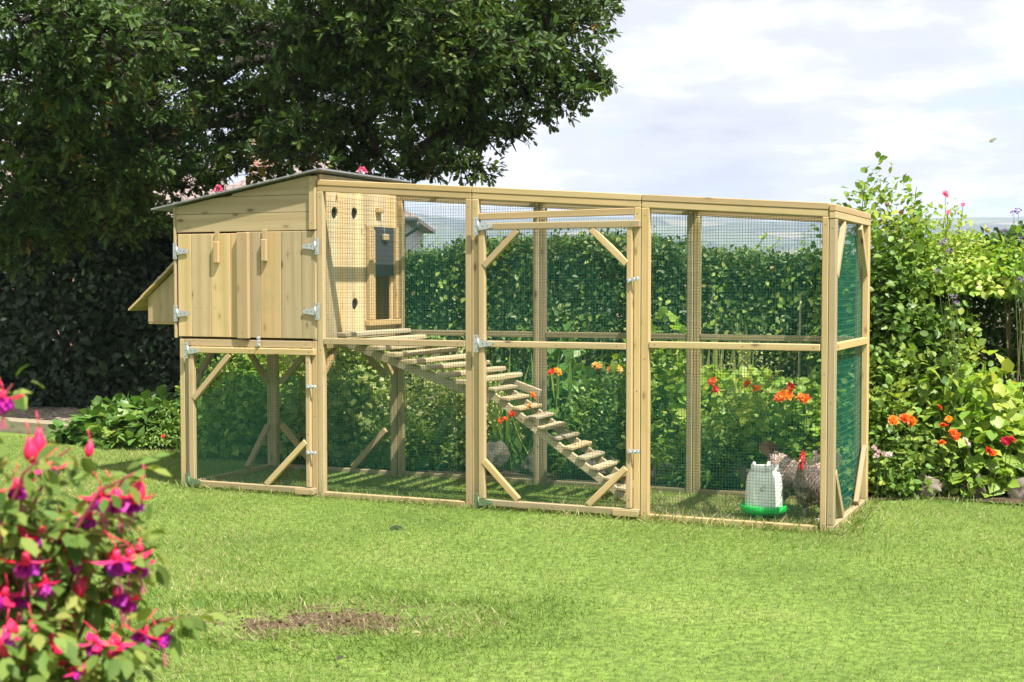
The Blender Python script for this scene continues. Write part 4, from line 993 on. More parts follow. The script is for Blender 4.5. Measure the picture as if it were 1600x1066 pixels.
# left: leafy ground plants, sleeper edging
for k, (px, py, w, h, lab) in enumerate(((160, 695, 0.42, 0.36, 'broad leaved ground plant at the end of the sleeper edging'), (205, 700, 0.45, 0.42, 'broad leaved ground plant midway between sleeper edging and coop'),
                                        (255, 700, 0.42, 0.48, 'broad leaved ground plant next to the left leg of the coop'), (225, 672, 0.6, 0.50, 'broad leaved ground plant deepest under the oak, behind the others'))):
    plant('bergenia', lab, 'ground plant', at_ground(px, py) + Vector((0, 0.15, 0)), w, 0.30, h * 0.72, 260, 0.15, OVW, M['big_leaf'], 'broad leaved plants left of the coop', seed=40 + k, up=1.3, nst=20)
lp = plant('shrub', 'small bushy plant with a red bloom beside the left leg of the coop', 'shrub', at_ground(262, 702), 0.26, 0.16, 0.30, 700, 0.04, OV, M['shrub_leaf'], None, seed=45)
flowers_at(lp, [at(255, 682, 12.1)], 0.028, M['red'], 7, 2)
e0, e1 = at_ground(-60, 668), at_ground(160, 687)
mb = MB().bar(e0 + Vector((0, 0, 0.06)), e1 + Vector((0, 0, 0.06)), 0.16, 0.15, (0, 0, 1), 0.015)
tag(mb.build('sleeper_edging', M['sleeper']), 'weathered timber sleeper edging between the lawn and the gravel', 'edging')
# loose leaves on the lawn
tag(leaves('fallen_leaf', OV, [at_ground(606, 829)] * 1, [(1, 0.2, 0.25)], [(0.1, -0.3, 1)], np.array([0.10]), M['dark_leaf']), 'dark curled fallen leaf on the lawn in front of the run', 'leaf', 'fallen leaves on the lawn')
tag(leaves('fallen_leaf', OV, [Vector((0, 0, 0.035)) + at_ground(527, 1046)], [(0.4, 0.6, 0.3)], [(0.1, -0.5, 1)], np.array([0.04]), M['bark']), 'small brown fallen leaf below the bare soil patch', 'leaf', 'fallen leaves on the lawn')

# ------------------------------------------------------------------ the oak
def oak():
    base = Vector((-5.4, 19.4, 0)); t = thing('oak_tree', 'big dark green oak with lobed leaves spreading over the chicken house', 'tree', base)
    near = [(905, 28, 15.6, .42), (935, 2, 16, .33), (850, 60, 15.2, .6), (915, 122, 15.6, .34), (870, 132, 15.4, .42), (820, 142, 15.2, .52), (760, 65, 14.8, .7), (700, 105, 14.8, .62),
            (640, 60, 15.2, .8), (640, 150, 15.6, .66), (725, 170, 15.2, .55), (795, 205, 15.4, .30), (755, 215, 15.6, .36), (690, 225, 15.6, .40), (640, 245, 15.2, .32), (715, 256, 14.9, .28),
            (560, 100, 16.2, .8), (565, 200, 16.6, .55), (585, 238, 16.8, .32), (520, 30, 15.6, .8), (470, 140, 15.6, .62), (465, 205, 15.2, .5), (425, 235, 15.2, .36), (400, 50, 16.6, .75),
            (405, 165, 16.6, .55), (360, 220, 16.6, .45), (375, 255, 16.1, .36), (300, 30, 16.6, .7), (255, 110, 16.4, .55), (230, 215, 14.8, .55), (205, 262, 14.8, .45), (225, 165, 14.6, .42),
            (150, 50, 13.6, .75), (50, 30, 13.5, .75), (60, 125, 13.8, .75), (135, 140, 14.2, .55), (30, 220, 14.6, .75), (115, 220, 15.0, .65), (140, 290, 15.0, .5), (50, 310, 15.0, .65),
            (10, 380, 15.2, .55), (95, 360, 15.6, .45), (215, 318, 15.8, .36), (275, 285, 17, .34), (740, 5, 15.5, .7), (850, -10, 15.4, .6), (600, -10, 14.8, .75), (320, 110, 17.2, .5), (345, 160, 16.4, .4), (530, 235, 16.4, .36), (545, 262, 16.6, .26), (610, 268, 16.0, .3), (665, 268, 15.5, .28), (745, 268, 14.9, .24), (470, 250, 16.8, .3), (440, 270, 16.2, .25), (700, 200, 16.2, .45), (870, 165, 15.4, .3), (945, 128, 15.5, .2), (240, 285, 15.6, .34), (300, 262, 15.8, .3), (330, 285, 16.2, .22), (285, 240, 16, .3), (180, 350, 15.4, .4), (240, 345, 16, .3)]
    blobs = [(at(x, y, Y), r, 1.0) for x, y, Y, r in near]
    for px, py, Y, r in ((60, 260, 18.5, 1.0), (170, 190, 19, 1.1), (60, 90, 18.5, 1.1), (170, 40, 19, 1.0), (290, 60, 19.5, .8), (390, 20, 20, 1.0), (480, 70, 20, .9), (600, 40, 19.5, 1.1), (700, 40, 19, .9),
                         (790, 30, 18.5, .9), (790, 110, 18, .7), (560, 150, 19.5, .8), (650, 120, 19, .8), (710, 150, 18.6, .6), (450, 190, 19.6, .55), (120, 330, 18, .7), (20, 340, 18, .8), (260, 210, 19, .5), (500, 225, 18.5, .45), (640, 215, 18.4, .45)):
        blobs.append((at(px, py, Y), r, 1.15))
    r_ = np.random.default_rng(77)
    while len(blobs) < 150:                                     # the crown above the picture
        p = r_.uniform(-1, 1, 3)
        if np.linalg.norm(p) > 1 or np.linalg.norm(p) < 0.45: continue
        q = Vector((-4.9 + p[0] * 7.3, 18.4 + p[1] * 6.0, 7.6 + p[2] * 4.4))
        if q.z < CZ + (445 + 150) / F * q.y: continue
        blobs.append((q, r_.uniform(0.85, 1.25), 2.0))
    P, A, N, S, Rn = [], [], [], [], []
    tw = MB()
    for c, r, big in blobs:
        n = int((82 if big < 1.1 else 62) * (r / 0.6) ** 2) if big < 2 else int(30 * r * r)
        d = rdir(n, 0.15); rad = np.clip(1 - np.abs(r_.normal(size=n)) * 0.30, 0.2, 1.1) * (1 + 0.35 * fbm(d[:, 0] * 3 + c.x, d[:, 1] * 3 + d[:, 2] * 2 + c.z, 5))
        tips = np.array(c)[None] + d * (rad * r)[:, None] * np.array([1.15, 1.0, 0.82])
        k = 13 if big < 2 else 8
        hue = r_.normal() * 0.10
        for i in range(n):
            ax = d[i] + r_.normal(size=3) * 0.45; ax[2] -= 0.12; ax /= np.linalg.norm(ax)
            tt = r_.random(k); o = r_.normal(size=(k, 3)); o -= (o @ ax)[:, None] * ax; o = nrm(o)
            P.append(tips[i] - ax * (0.24 * big * tt[:, None]) + o * 0.015)
            A.append(o * (0.5 + 0.5 * (tt[:, None])) + ax * (1.1 - 0.7 * tt[:, None]))
            nn = d[i] * 0.45 + r_.normal(size=(k, 3)) * 0.4; nn[:, 2] += 0.75; N.append(nn)
            S.append(r_.uniform(0.060, 0.122, k) * (1 if big < 2 else 1.9))
            q = r_.random((k, 3)); q[:, 0] = np.clip(0.42 + hue + r_.normal(size=k) * 0.2, 0, 0.92); 
            if r_.random() < 0.012: q[:, 0] = 1.0
            Rn.append(q)
            if big < 1.1 and r_.random() < 0.5: tw.tube([Vector(tips[i]) - base, Vector(tips[i] - ax * 0.3) - base + Vector((0, 0, -.02)), (c - base).lerp(Vector(tips[i]) - base, 0.25)], [0.003, 0.006, 0.011], 4, 0, False)
    P = np.concatenate(P) - np.array(base)
    leaves('crown', OK_, P, np.concatenate(A), np.concatenate(N), np.concatenate(S), M['oak_leaf'], t, np.concatenate(Rn))
    tr = MB(); tr.tube([(0, 0, -0.1), (0.02, 0, 0.35), (0.06, -0.05, 1.6), (0.0, 0.05, 3.0), (0.15, 0, 4.6), (0.1, 0, 7.5), (0.2, 0.1, 10)], [0.62, 0.46, 0.40, 0.38, 0.32, 0.2, 0.08], 14, 0)
    tr.build('trunk', M['bark'], t)
    nodes = [Vector((0, 0.05, 2.9)), Vector((0.15, 0, 4.4)), Vector((0.1, 0, 6)), Vector((0.1, 0, 7.5))]
    limbs = MB()
    mains = [at(640, 60, 16.5) - base, at(820, 60, 16) - base, at(480, 100, 17.5) - base, at(150, 60, 16) - base, at(20, 200, 16.5) - base, at(330, 40, 17.5) - base, at(560, 180, 17) - base, at(740, 130, 16.2) - base, Vector((-6, 1, 6)), Vector((-3, 4, 7)), Vector((3, 4, 7)), Vector((5, -1, 7.2)), Vector((0, -4.5, 7.6)), Vector((-4, -4, 7))]
    allp = []
    for i, m_ in enumerate(mains):
        n0 = nodes[i % 2] if m_.z < 4.8 else nodes[2 + i % 2]; seg = []
        for s_ in range(7):
            f = s_ / 6; q = n0.lerp(m_, f) + Vector((math.sin(i * 3 + s_ * 1.7), math.cos(i + s_ * 2.1), math.sin(s_ * 1.3 + i))) * 0.16 * (1 if 0 < s_ < 6 else 0) + Vector((0, 0, 0.5 * math.sin(f * math.pi)))
            seg.append(q)
        limbs.tube(seg, [0.17 - 0.13 * s_ / 6 for s_ in range(7)], 8, 0); allp += seg[1:]
    br = limbs
    for c, r, big in blobs:
        q = c - base; n0 = min(allp, key=lambda a: (a - q).length); mid = n0.lerp(q, 0.5) + Vector((random.uniform(-.2, .2), random.uniform(-.2, .2), random.uniform(-.05, .25)))
        br.tube([n0, mid, q, q + (q - mid).normalized() * r * 0.4], [0.05, 0.036, 0.018, 0.005], 6, 0, False)
    br.build('branch', M['bark'], t); tw.build('twig', M['bark'], t)
oak()

# ------------------------------------------------------------------ houses beyond the hedge
def roof_mat():
    m, nt, p, out = mat('roof_tile'); g = NT(nt); uv = g.n('ShaderNodeTexCoord').outputs['Object']
    b = g.n('ShaderNodeTexBrick', {'Vector': g.map(uv, (1, 1, 1)), 'Color1': (0.20, 0.155, 0.14, 1), 'Color2': (0.26, 0.20, 0.18, 1), 'Mortar': (0.12, 0.095, 0.085, 1), 'Scale': 1.0, 'Brick Width': 0.3, 'Row Height': 0.25, 'Mortar Size': 0.02})
    nt.links.new(b.outputs[0], p.inputs['Base Color']); p.inputs['Roughness'].default_value = 0.85; nt.links.new(g.bump(b.outputs[1], -0.6, 0.02), p.inputs['Normal']); return m
def brick_mat():
    m, nt, p, out = mat('red_brick'); g = NT(nt); o = g.n('ShaderNodeTexCoord').outputs['Object']
    sp = g.n('ShaderNodeSeparateXYZ', {0: o}).outputs; v = g.n('ShaderNodeCombineXYZ', {0: g.math('ADD', sp[0], sp[1]), 1: sp[2]}).outputs[0]
    b = g.n('ShaderNodeTexBrick', {'Vector': v, 'Color1': (0.36, 0.12, 0.07, 1), 'Color2': (0.46, 0.20, 0.12, 1), 'Mortar': (0.45, 0.41, 0.36, 1), 'Scale': 1.0, 'Brick Width': 0.225, 'Row Height': 0.075, 'Mortar Size': 0.01})
    nt.links.new(b.outputs[0], p.inputs['Base Color']); p.inputs['Roughness'].default_value = 0.85; return m
RT, BR = roof_mat(), brick_mat()
M['glass'] = plain('window_glass', (0.04, 0.05, 0.06), 0.08)
def house(name, label, loc, w, d, eave, ridge, wallm, rz=0.0, hip=0.0, over=0.3):
    t = thing(name, label, 'house', loc, rz)
    MB().box((-w / 2, 0, 0), (w / 2, d, eave), 0.01).build('wall', wallm, t)
    r = MB(); hx, yb = w / 2 + over, d + over; ze = eave - 0.05; e = 0.09
    pts = [(-hx, -over, ze), (hx, -over, ze), (hx, yb, ze), (-hx, yb, ze), (-hx + hip, d / 2, ridge), (hx - hip, d / 2, ridge)]
    b0 = len(r.v); r.v += [Vector(p) for p in pts] + [Vector((p[0], p[1], p[2] - e)) for p in pts[:4]]
    for f in ((0, 1, 5, 4), (1, 2, 5), (2, 3, 4, 5), (3, 0, 4), (6, 7, 1, 0), (7, 8, 2, 1), (8, 9, 3, 2), (9, 6, 0, 3), (9, 8, 7, 6)): r.face([b0 + i for i in f])
    rf = r.build('roof', RT, t)
    for s_, y in ((-1, -over - 0.05), (1, yb + 0.05)):
        MB().tube([(-hx, y, ze - 0.04), (hx, y, ze - 0.04)], 0.055, 8).build('gutter', M['gutter'], rf)
    MB().tube([(hx - 0.02, -over - 0.05, ze - 0.06), (hx - 0.02, -over - 0.05, ze - 0.22), (w / 2 - 0.06, -0.06, ze - 0.42), (w / 2 - 0.06, -0.06, 0.1)], 0.04, 8).build('downpipe', M['gutter'], t)
    for x in ((-w / 4), (w / 4)):
        fr = MB(); x0, x1, z0, z1 = x - 0.6, x + 0.6, 1.0, 2.1
        for a, b in (((x0, -0.03, z0), (x1, -0.002, z0 + 0.07)), ((x0, -0.03, z1 - 0.07), (x1, -0.002, z1)), ((x0, -0.03, z0 + 0.07), (x0 + 0.07, -0.002, z1 - 0.07)), ((x1 - 0.07, -0.03, z0 + 0.07), (x1, -0.002, z1 - 0.07)), ((x - 0.03, -0.03, z0 + 0.07), (x + 0.03, -0.002, z1 - 0.07))): fr.box(a, b, 0.004)
        f = fr.build('window', M['render_white'], t); MB().box((x0 + 0.07, -0.012, z0 + 0.07), (x1 - 0.07, -0.0015, z1 - 0.07), 0.001).build('pane', M['glass'], f)
    ch = MB().box((-w / 5 - 0.3, d / 2 - 0.25, ridge - 0.6), (-w / 5 + 0.3, d / 2 + 0.25, ridge + 0.7), 0.01); ch.build('chimney', BR, rf)
    return t
house('brick_house', 'red brick house with a greyish tiled roof glimpsed through the oak', (-11.4, 34, 0), 9.0, 7, 2.75, 4.7, BR, 0.0, 1.5)
house('white_house', 'pale walled building with tiled roof corner and dark gutter seen through the run', (-4.95, 31, 0), 5.2, 6, 3.0, 4.5, M['render_white'], 0.0, 2.4)
# pink blooms showing above the coop roof
def bloom_spike(label, p, h):
    b = Vector((p.x, p.y, 0.02)); t = thing('buddleia', label, 'flowering shrub', b, 0, 'pink flower spikes above the coop roof'); q = p - b
    mb = MB()
    for k in range(3): mb.tube([(random.uniform(-.06, .06), 0, 0), q * 0.5 + Vector((random.uniform(-.1, .1), 0, 0)), q + Vector((random.uniform(-.05, .05) * k, 0, -h))], [0.014, 0.009, 0.004], 5, 0, False)
    mb.build('stem', M['twig'], t)
    n = 90; z = rng.random(n); th = rng.random(n) * 6.28; o = np.stack([np.cos(th), np.sin(th), 0.3 * np.ones(n)], 1)
    pos = o * (0.035 * (1.1 - z))[:, None]; pos[:, 2] = (z - 1) * h
    f = leaves('flower', T_oval(0.45), pos, o, rdir(n, .5), np.full(n, 0.02), M['pink'], t); f.location = q
    n = 60; zz = rng.uniform(0.2, 0.9, n); pos = np.array(q)[None] * zz[:, None] + rng.normal(size=(n, 3)) * 0.1
    leaves('foliage', OVN, pos, rdir(n), rdir(n, .8), rng.uniform(.06, .12, n), M['shrub_leaf'], t)
bloom_spike('pink flower spike peeping over the left slope of the coop roof', at(342, 290, 12.6), 0.06)
bloom_spike('pale pink bloom above the right edge of the coop roof', at(566, 262, 12.6), 0.045)

# ------------------------------------------------------------------ poultry drinker
p = W(3.085, 0.34); t = thing('drinker', 'white plastic poultry drinker standing on a green tray', 'drinker', p)
z0 = 0.075
pr = [(0.112, z0), (0.118, z0 + 0.01), (0.119, z0 + 0.05), (0.116, z0 + 0.11), (0.112, z0 + 0.17), (0.106, z0 + 0.205), (0.093, z0 + 0.235), (0.084, z0 + 0.243), (0.083, z0 + 0.262), (0.075, z0 + 0.268), (0.0, z0 + 0.27)]
tank = MB().lathe(pr, 36); tk = tank.build('tank', M['tank'], t)
for a in (200, 265, 330, 60, 130):
    x, y = 0.083 * math.cos(R(a)), 0.083 * math.sin(R(a))
    MB().lathe([(0.0115, z0 + 0.228), (0.0115, z0 + 0.275), (0.009, z0 + 0.284), (0.0, z0 + 0.287)], 10, (x, y, 0)).build('lug', M['tank'], t)
MB().tube([(0.099 * math.cos(R(a)), 0.099 * math.sin(R(a)), z0 + 0.247) for a in range(180, 370, 15)], 0.0025, 6).build('handle', M['zinc'], t)
MB().lathe([(0.0, 0.052), (0.135, 0.052), (0.146, 0.062), (0.149, 0.098), (0.145, 0.100), (0.140, 0.096), (0.136, 0.068), (0.0, 0.066)], 36).build('tray', M['tray'], t)
for a in (240, 0, 120):
    x, y = 0.075 * math.cos(R(a)), 0.075 * math.sin(R(a)); MB().tube([(x, y, 0.0), (x, y, 0.055)], [0.024, 0.017], 10).build('foot', M['tray'], t)
sm = MB()
for i in range(3):
    for j in range(4):
        a = R(248 + i * 6.0); b = R(248 + i * 6.0 + 4.2); za, zb = z0 + 0.118 + j * 0.010, z0 + 0.118 + j * 0.010 + 0.0065; rr = 0.1166
        sm.v += [Vector((rr * math.cos(a), rr * math.sin(a), za)), Vector((rr * math.cos(b), rr * math.sin(b), za)), Vector((rr * math.cos(b), rr * math.sin(b), zb)), Vector((rr * math.cos(a), rr * math.sin(a), zb))]
        if (i + j) % 5 != 3: sm.face([len(sm.v) - 4, len(sm.v) - 3, len(sm.v) - 2, len(sm.v) - 1])
sm.build('print', M['smudge'], tk)

# ------------------------------------------------------------------ hens
def hen(label, loc, rz, spine, head, neck_dir, comb_h, seed, stand=0.13):
    """spine: (x forward, z, half width, half height) rings from tail to beak"""
    t = thing('hen', label, 'hen', loc, rz, 'speckled brown hens by the drinker')
    r_ = np.random.default_rng(seed); n = 18; mb = MB(); pts = [Vector((q[0], q[4] if len(q) > 4 else 0.0, q[1])) for q in spine]
    # finer rings through a Catmull-Rom curve
    fine = []
    for i in range(len(spine) - 1):
        for s_ in range(4):
            u_ = s_ / 4; a = [spine[max(i - 1, 0)], spine[i], spine[i + 1], spine[min(i + 2, len(spine) - 1)]]
            fine.append([0.5 * ((2 * a[1][k]) + (-a[0][k] + a[2][k]) * u_ + (2 * a[0][k] - 5 * a[1][k] + 4 * a[2][k] - a[3][k]) * u_ ** 2 + (-a[0][k] + 3 * a[1][k] - 3 * a[2][k] + a[3][k]) * u_ ** 3) for k in range(4)])
    fine.append(list(spine[-1][:4]))
    m = len(fine); C_ = [Vector((q[0], 0, q[1])) for q in fine]; ring = []
    for i in range(m):
        tn = (C_[min(i + 1, m - 1)] - C_[max(i - 1, 0)]).normalized(); up = Vector((0, 1, 0)).cross(tn) * -1
        up = tn.cross(Vector((0, 1, 0))) * -1
        ring.append((C_[i], tn, up))
        for k in range(n):
            th = 2 * math.pi * k / n; mb.v.append(C_[i] + Vector((0, 1, 0)) * math.cos(th) * fine[i][2] + up * math.sin(th) * fine[i][3])
    for i in range(m - 1):
        for k in range(n):
            k2 = (k + 1) % n; mb.face((i * n + k, i * n + k2, (i + 1) * n + k2, (i + 1) * n + k), None, 0, 0.5, True)
    mb.face(list(range(n))[::-1]); mb.face([(m - 1) * n + k for k in range(n)])
    body_z = 0.15
    for s_ in (-1, 1):                                      # thighs and legs grow out of the trunk
        hip = Vector((0.0, 0.055 * s_, body_z + 0.03)); mb.tube([hip, (0.015, 0.058 * s_, 0.105), (0.0, 0.06 * s_, 0.075)], [0.05, 0.03, 0.013], 10)
        mb.tube([(0.0, 0.06 * s_, 0.08), (0.012, 0.06 * s_, 0.012)], [0.009, 0.008], 8, 1)
        for a in (-32, 0, 32, 180):
            ln = 0.058 if a != 180 else 0.028; q = Vector((0.012, 0.06 * s_, 0.010))
            mb.tube([q, q + Vector((math.cos(R(a)), math.sin(R(a)), 0)) * ln * 0.6 + Vector((0, 0, 0.004)), q + Vector((math.cos(R(a)), math.sin(R(a)), 0)) * ln + Vector((0, 0, -0.006))], [0.007, 0.0055, 0.0025], 6, 1)
    mb.build('body', [M['hen'], M['legs']], t)
    # plumage: small overlapping feathers pointing tailward
    P, A, N, S, Rn = [], [], [], [], []
    for _ in range(2600):
        i = int(r_.random() ** 0.8 * (m - 5)); k = r_.random() * 2 * math.pi; c, tn, up = ring[i]
        o = Vector((0, 1, 0)) * math.cos(k) * fine[i][2] + up * math.sin(k) * fine[i][3]
        nn = (Vector((0, 1, 0)) * math.cos(k) / max(fine[i][2], .01) + up * math.sin(k) / max(fine[i][3], .01)).normalized()
        if (c + o).z < 0.09: continue
        sz = 0.022 + 0.030 * min(1, fine[i][2] / 0.1)
        P.append(c + o * 1.0); A.append(-tn + nn * 0.16 + Vector((0, 0, -0.18))); N.append(nn); S.append(sz * r_.uniform(.7, 1.2))
        frac = i / m; v = 0.34 + 0.30 * r_.normal() + (0.24 if frac < 0.45 else 0.0); Rn.append((min(1, max(0, v)), r_.random(), r_.random()))
    for k in range(16):                                     # tail feathers
        s_ = (k - 7.5) / 7.5; q = C_[2]; P.append(q + Vector((0.02, 0.02 * s_, 0))); A.append(-ring[2][1] + Vector((0, 0.35 * s_, 0.25 * (1 - abs(s_))))); N.append(Vector((0, s_ * 2 + .01, 0.3))); S.append(r_.uniform(.11, .15)); Rn.append((0.25 + 0.2 * r_.random(), .5, .5))
    leaves('plumage', T_oval(0.3, 0.02, 0.05), [list(q) for q in P], [list(q) for q in A], [list(q) for q in N], np.array(S), M['feather'], t, np.array(Rn))
    hx = Vector(head); f = Vector(neck_dir).normalized(); up = Vector((0, 1, 0)).cross(f); up = up if up.z > 0 else -up
    # bare red face, comb with points, wattles, beak and eyes
    fc = MB()
    fc.ball(hx + f * 0.012, 0.024, 12, 8, 0, (1.1, 0.86, 1.1)); hd = fc.build('face', M['comb'], t)
    cm = []
    for i in range(5):
        a = -0.028 + i * 0.014; cm += [(a, 0.012), (a + 0.004, 0.014 + comb_h * (0.75 + 0.25 * math.sin(i * 1.3))), (a + 0.009, 0.014 + comb_h * 0.5)]
    poly = [(-0.03, 0.008)] + cm + [(0.036, 0.006)]
    MB().prism([(q[0], q[1]) for q in poly], -0.004, 0.004, axes=(tuple(f), tuple(up), (0, 1, 0))).v
    cb = MB(); cb.prism(poly, -0.004, 0.004, axes=(tuple(f), tuple(up), (0, 1, 0))); cb.v = [v + hx for v in cb.v]; cb.build('comb', M['comb'], t)
    for s_ in (-1, 1):
        MB().ball(hx + f * 0.024 + Vector((0, 0.009 * s_, 0)) - up * 0.040, 0.015, 10, 7, 0, (0.9, 0.5, 2.0)).build('wattle', M['comb'], t)
        MB().ball(hx + f * 0.012 + Vector((0, 0.0185 * s_, 0)) + up * 0.006, 0.0042, 8, 6).build('eye', M['eye'], t)
    MB().tube([hx + f * 0.026, hx + f * 0.042 - up * 0.002, hx + f * 0.056 - up * 0.009], [0.0095, 0.007, 0.0012], 8).build('beak', M['beak'], t)
    return t
up_spine = [(-0.235, 0.325, .010, .016), (-0.19, 0.300, .035, .045), (-0.13, 0.265, .078, .082), (-0.05, 0.232, .108, .108), (0.03, 0.222, .112, .112), (0.095, 0.245, .095, .098), (0.128, 0.295, .062, .064), (0.140, 0.340, .042, .044), (0.147, 0.378, .030, .031), (0.160, 0.400, .022, .022), (0.178, 0.402, .012, .013)]
hen('speckled brown hen with a tall red comb, upright beside the corner post', W(3.375, 0.46), R(232), up_spine, (0.158, 0, 0.400), (1, 0, -0.10), 0.046, 3)
low_spine = [(-0.21, 0.350, .010, .016), (-0.17, 0.318, .035, .045), (-0.11, 0.270, .078, .080), (-0.04, 0.228, .105, .105), (0.04, 0.205, .108, .106), (0.105, 0.198, .085, .082), (0.145, 0.180, .052, .054), (0.172, 0.155, .036, .038), (0.190, 0.130, .027, .028), (0.202, 0.112, .020, .020), (0.210, 0.098, .010, .011)]
hen('greyer hen bending its red faced head to the tray, half hidden behind the drinker', W(3.155, 0.80), R(-62), low_spine, (0.197, 0, 0.118), (0.55, 0, -0.62), 0.020, 5)

# white butterfly
b = at(1548, 222, 8.6); t = thing('butterfly', 'small white butterfly in flight against the sky', 'butterfly', b, R(20)); t.scale = (1.5, 1.5, 1.5)
MB().tube([(-0.012, 0, 0), (0.0, 0, 0.001), (0.012, 0, 0)], [0.0008, 0.002, 0.001], 6).build('body', M['eye'], t)
for s_ in (-1, 1):
    w_ = MB(); w_.prism([(0.004, 0.001), (0.016, 0.012), (0.014, 0.026), (0.002, 0.024), (-0.006, 0.016), (-0.014, 0.018), (-0.014, 0.006), (-0.004, 0.001)], 0, 0.0004, axes=((1, 0, 0), (0, 0.8 * s_, 0.6), (0, -0.6 * s_, 0.8)))
    w_.build('wing', M['palewing'], t)

# ------------------------------------------------------------------ fuchsia in the foreground, left
def fuchsia():
    base = Vector((-0.78, 1.72, 0.0)); t = thing('fuchsia_bush', 'foreground fuchsia with hanging pink and purple flowers and red stems', 'fuchsia', base)
    def Q(px, py, Y): return at(px, py, Y) - base
    mb = MB(); tipl = []
    for px, py, Y in ((20, 600, 1.7), (110, 700, 1.75), (230, 730, 1.8), (190, 750, 1.7), (60, 720, 1.65), (200, 850, 1.75), (235, 860, 1.8), (280, 965, 1.78), (150, 800, 1.85), (90, 830, 1.7), (30, 800, 1.75), (200, 1010, 1.7), (120, 930, 1.8), (60, 980, 1.65), (10, 900, 1.7), (150, 1060, 1.7), (-40, 640, 1.75), (-80, 760, 1.8), (-120, 700, 1.7)):
        q = Q(px, py, Y); mid = Vector((q.x * 0.35, q.y * 0.4, q.z * 0.66)); m2 = q.lerp(mid, 0.35) + Vector((0, 0, 0.07)); m3 = q.lerp(m2, 0.4) + Vector((0, 0, 0.018))
        mb.tube([(random.uniform(-.06, .06), random.uniform(-.05, .05), 0), mid * 0.55, mid, m2, m3, q], [0.006, 0.005, 0.0036, 0.0026, 0.002, 0.0013], 7, 0, False)
        for f in np.linspace(0, 1, 7): tipl += [mid.lerp(m2, f)]
        for f in np.linspace(0, 1, 9): tipl += [m2.lerp(m3, f) if f < .5 else m3.lerp(q, (f - .5) * 2)]
    mb.build('branch', M['red_stem'], t)
    P, A, N, S = [], [], [], []
    for q in tipl:
        for _ in range(9 if q.z < 1.22 else 3):
            d = Vector((random.gauss(0, 1), random.gauss(0, 1), random.gauss(-0.1, .6))).normalized(); P.append(q + d * random.uniform(0.004, 0.04)); A.append(d + Vector((0, 0, -0.35))); N.append((random.gauss(0, .4), random.gauss(-.25, .4), 1)); S.append(random.uniform(0.017, 0.035))
    for _ in range(3400):                                     # the body of the bush
        a = random.uniform(0, 6.283); z = random.uniform(0.1, 1.17); rr = (0.30 + 0.10 * math.sin(z * 9 + a * 2)) * math.sqrt(random.random()) * (1.0 - 0.35 * max(0, z - 0.8) / 0.42); P.append((rr * math.cos(a) - 0.02, rr * math.sin(a), z)); d = Vector((math.cos(a), math.sin(a), -.3)); A.append(d + Vector((random.gauss(0, .5), random.gauss(0, .5), 0))); N.append((random.gauss(0, .4), random.gauss(-.2, .4), 1)); S.append(random.uniform(0.020, 0.040))
    leaves('leaves', T_oval(0.27, 0.06, 0.16), [list(q) for q in P], [list(q) for q in A], [list(q) for q in N], np.array(S), M['fuchsia_leaf'], t)
    def bell(px, py, Y, s=1.0):
        s *= 0.82
        q = Q(px, py, Y); tilt = Vector((random.gauss(0, .2), random.gauss(0, .2), -1)).normalized(); a = tilt.orthogonal().normalized(); b = tilt.cross(a)
        up_ = -tilt; mb = MB(); mb.tube([up_ * 0.026 * s + Vector((random.gauss(0, .012), random.gauss(0, .006), 0.004)), up_ * 0.014 * s, up_ * 0.006 * s], 0.0007, 6, 0)
        mb.tube([up_ * 0.007 * s, up_ * 0.003 * s, tilt * 0.006 * s], [0.0035 * s, 0.0046 * s, 0.0062 * s], 10, 0)
        fl = mb.build('flower', M['bud'], t); fl.location = q
        P, A, N, S = [], [], [], []; t0 = random.random() * 1.5
        for k in range(4):
            th = t0 + k * 1.571 + random.uniform(-.2, .2); o = a * math.cos(th) + b * math.sin(th); P.append(tilt * 0.004 * s + o * 0.003); A.append(o * 1.0 + tilt * random.uniform(-0.25, 0.35)); N.append(-tilt + o * 0.4); S.append(0.030 * s * random.uniform(.85, 1.1))
        leaves('sepal', T_oval(0.30, -0.10, -0.14), [list(v) for v in P], [list(v) for v in A], [list(v) for v in N], np.array(S), M['sepal'], fl)
        P, A, N, S = [], [], [], []
        for l in range(3):
            for k in range(7):
                th = t0 + k * 0.898 + l * 0.45; o = a * math.cos(th) + b * math.sin(th); P.append(tilt * 0.005 * s + o * 0.003); A.append(tilt + o * (0.95 - 0.28 * l)); N.append(o - tilt * .3 + Vector((random.gauss(0, .3), random.gauss(0, .3), 0))); S.append(0.0195 * s * random.uniform(.85, 1.15))
        leaves('corolla', T_oval(0.5, 0.14, 0.2), [list(v) for v in P], [list(v) for v in A], [list(v) for v in N], np.array(S), M['corolla'], fl)
        st = MB()
        for k in range(4): st.tube([tilt * 0.02 * s, tilt * 0.048 * s + a * random.uniform(-.006, .006) + b * random.uniform(-.006, .006)], 0.0006, 4)
        st.build('stamen', M['pink'], fl)
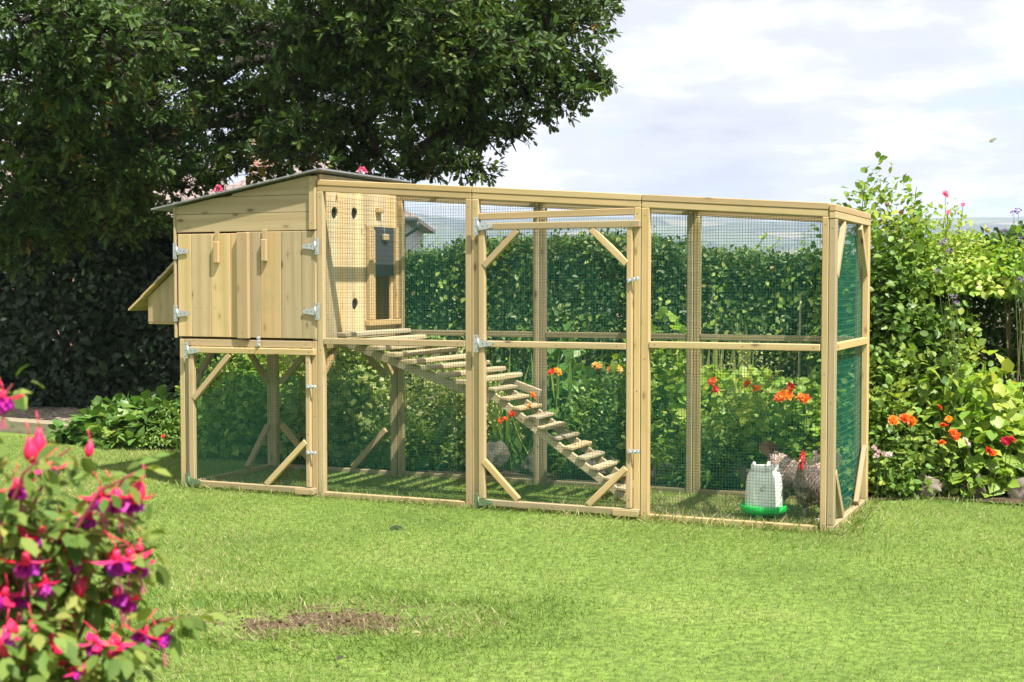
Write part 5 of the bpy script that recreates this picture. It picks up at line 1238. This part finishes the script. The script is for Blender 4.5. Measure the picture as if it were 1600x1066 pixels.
    for f in ((4, 618, 1.62, 1.0), (75, 728, 1.7, .9), (26, 756, 1.68, 1.1), (158, 770, 1.72, 1.15), (182, 772, 1.74, 1.25), (206, 776, 1.76, 1.1), (182, 868, 1.7, 1.2), (202, 866, 1.73, 1.25), (214, 880, 1.75, 1.0), (40, 872, 1.66, 1.15), (182, 925, 1.74, 1.0), (200, 935, 1.76, .9), (226, 985, 1.74, 1.1), (246, 988, 1.76, 1.1), (182, 1002, 1.7, .9), (8, 925, 1.66, 1.0), (32, 930, 1.68, .8), (96, 830, 1.72, .8), (140, 805, 1.74, .9), (112, 872, 1.7, .9), (70, 905, 1.68, 1.0), (24, 985, 1.62, 1.0), (150, 1000, 1.7, .9), (60, 832, 1.68, .9), (118, 1040, 1.68, .9), (-20, 760, 1.66, 1.0)): bell(*f)
    def bud(px, py, Y, s=1.0):
        q = Q(px, py, Y); mb = MB(); s *= 1.1; mb.tube([(random.uniform(-.006, .006), 0, 0.034 * s), (0.001, 0, 0.014 * s)], 0.0007, 6)
        mb.lathe([(0.0022 * s, 0.015 * s), (0.0034 * s, 0.010 * s), (0.0068 * s, 0.004 * s), (0.0088 * s, -0.003 * s), (0.0080 * s, -0.010 * s), (0.0045 * s, -0.016 * s), (0.0, -0.019 * s)], 12)
        o = mb.build('bud', M['bud'], t); o.location = q; o.rotation_euler = (random.uniform(-.2, .2), random.uniform(-.2, .2), 0)
    for f in ((217, 766, 1.8, 1), (60, 690, 1.7, 1), (47, 702, 1.68, .9), (125, 912, 1.74, 1), (95, 1016, 1.7, 1), (113, 1014, 1.72, 1), (50, 990, 1.66, 1), (8, 1000, 1.64, 1), (198, 868, 1.8, .8), (218, 855, 1.8, .7), (95, 825, 1.75, .8), (32, 825, 1.7, .9), (120, 955, 1.74, .7), (140, 700, 1.74, .6), (178, 1015, 1.7, .9), (82, 1000, 1.7, .7)): bud(*f)
fuchsia()

# ------------------------------------------------------------------ the air between here and the hills
def haze():
    bm = bmesh.new(); bmesh.ops.create_cube(bm, size=1)
    for v in bm.verts: v.co = Vector((v.co.x * 12400, v.co.y * 12400, (v.co.z + 0.5) * 282 - 12))
    me = bpy.data.meshes.new('haze'); bm.to_mesh(me); bm.free()
    m = bpy.data.materials.new('haze_air'); m.use_nodes = True; nt = m.node_tree; nt.nodes.clear()
    o = nt.nodes.new('ShaderNodeOutputMaterial'); v = nt.nodes.new('ShaderNodeVolumePrincipled')
    v.inputs['Color'].default_value = (0.70, 0.79, 1.0, 1); v.inputs['Density'].default_value = 0.00026; v.inputs['Anisotropy'].default_value = 0.0
    nt.links.new(v.outputs[0], o.inputs['Volume']); me.materials.append(m)
    tag(link(bpy.data.objects.new('haze', me)), 'pale summer haze over the distant hills', 'haze', kind='stuff')
haze()
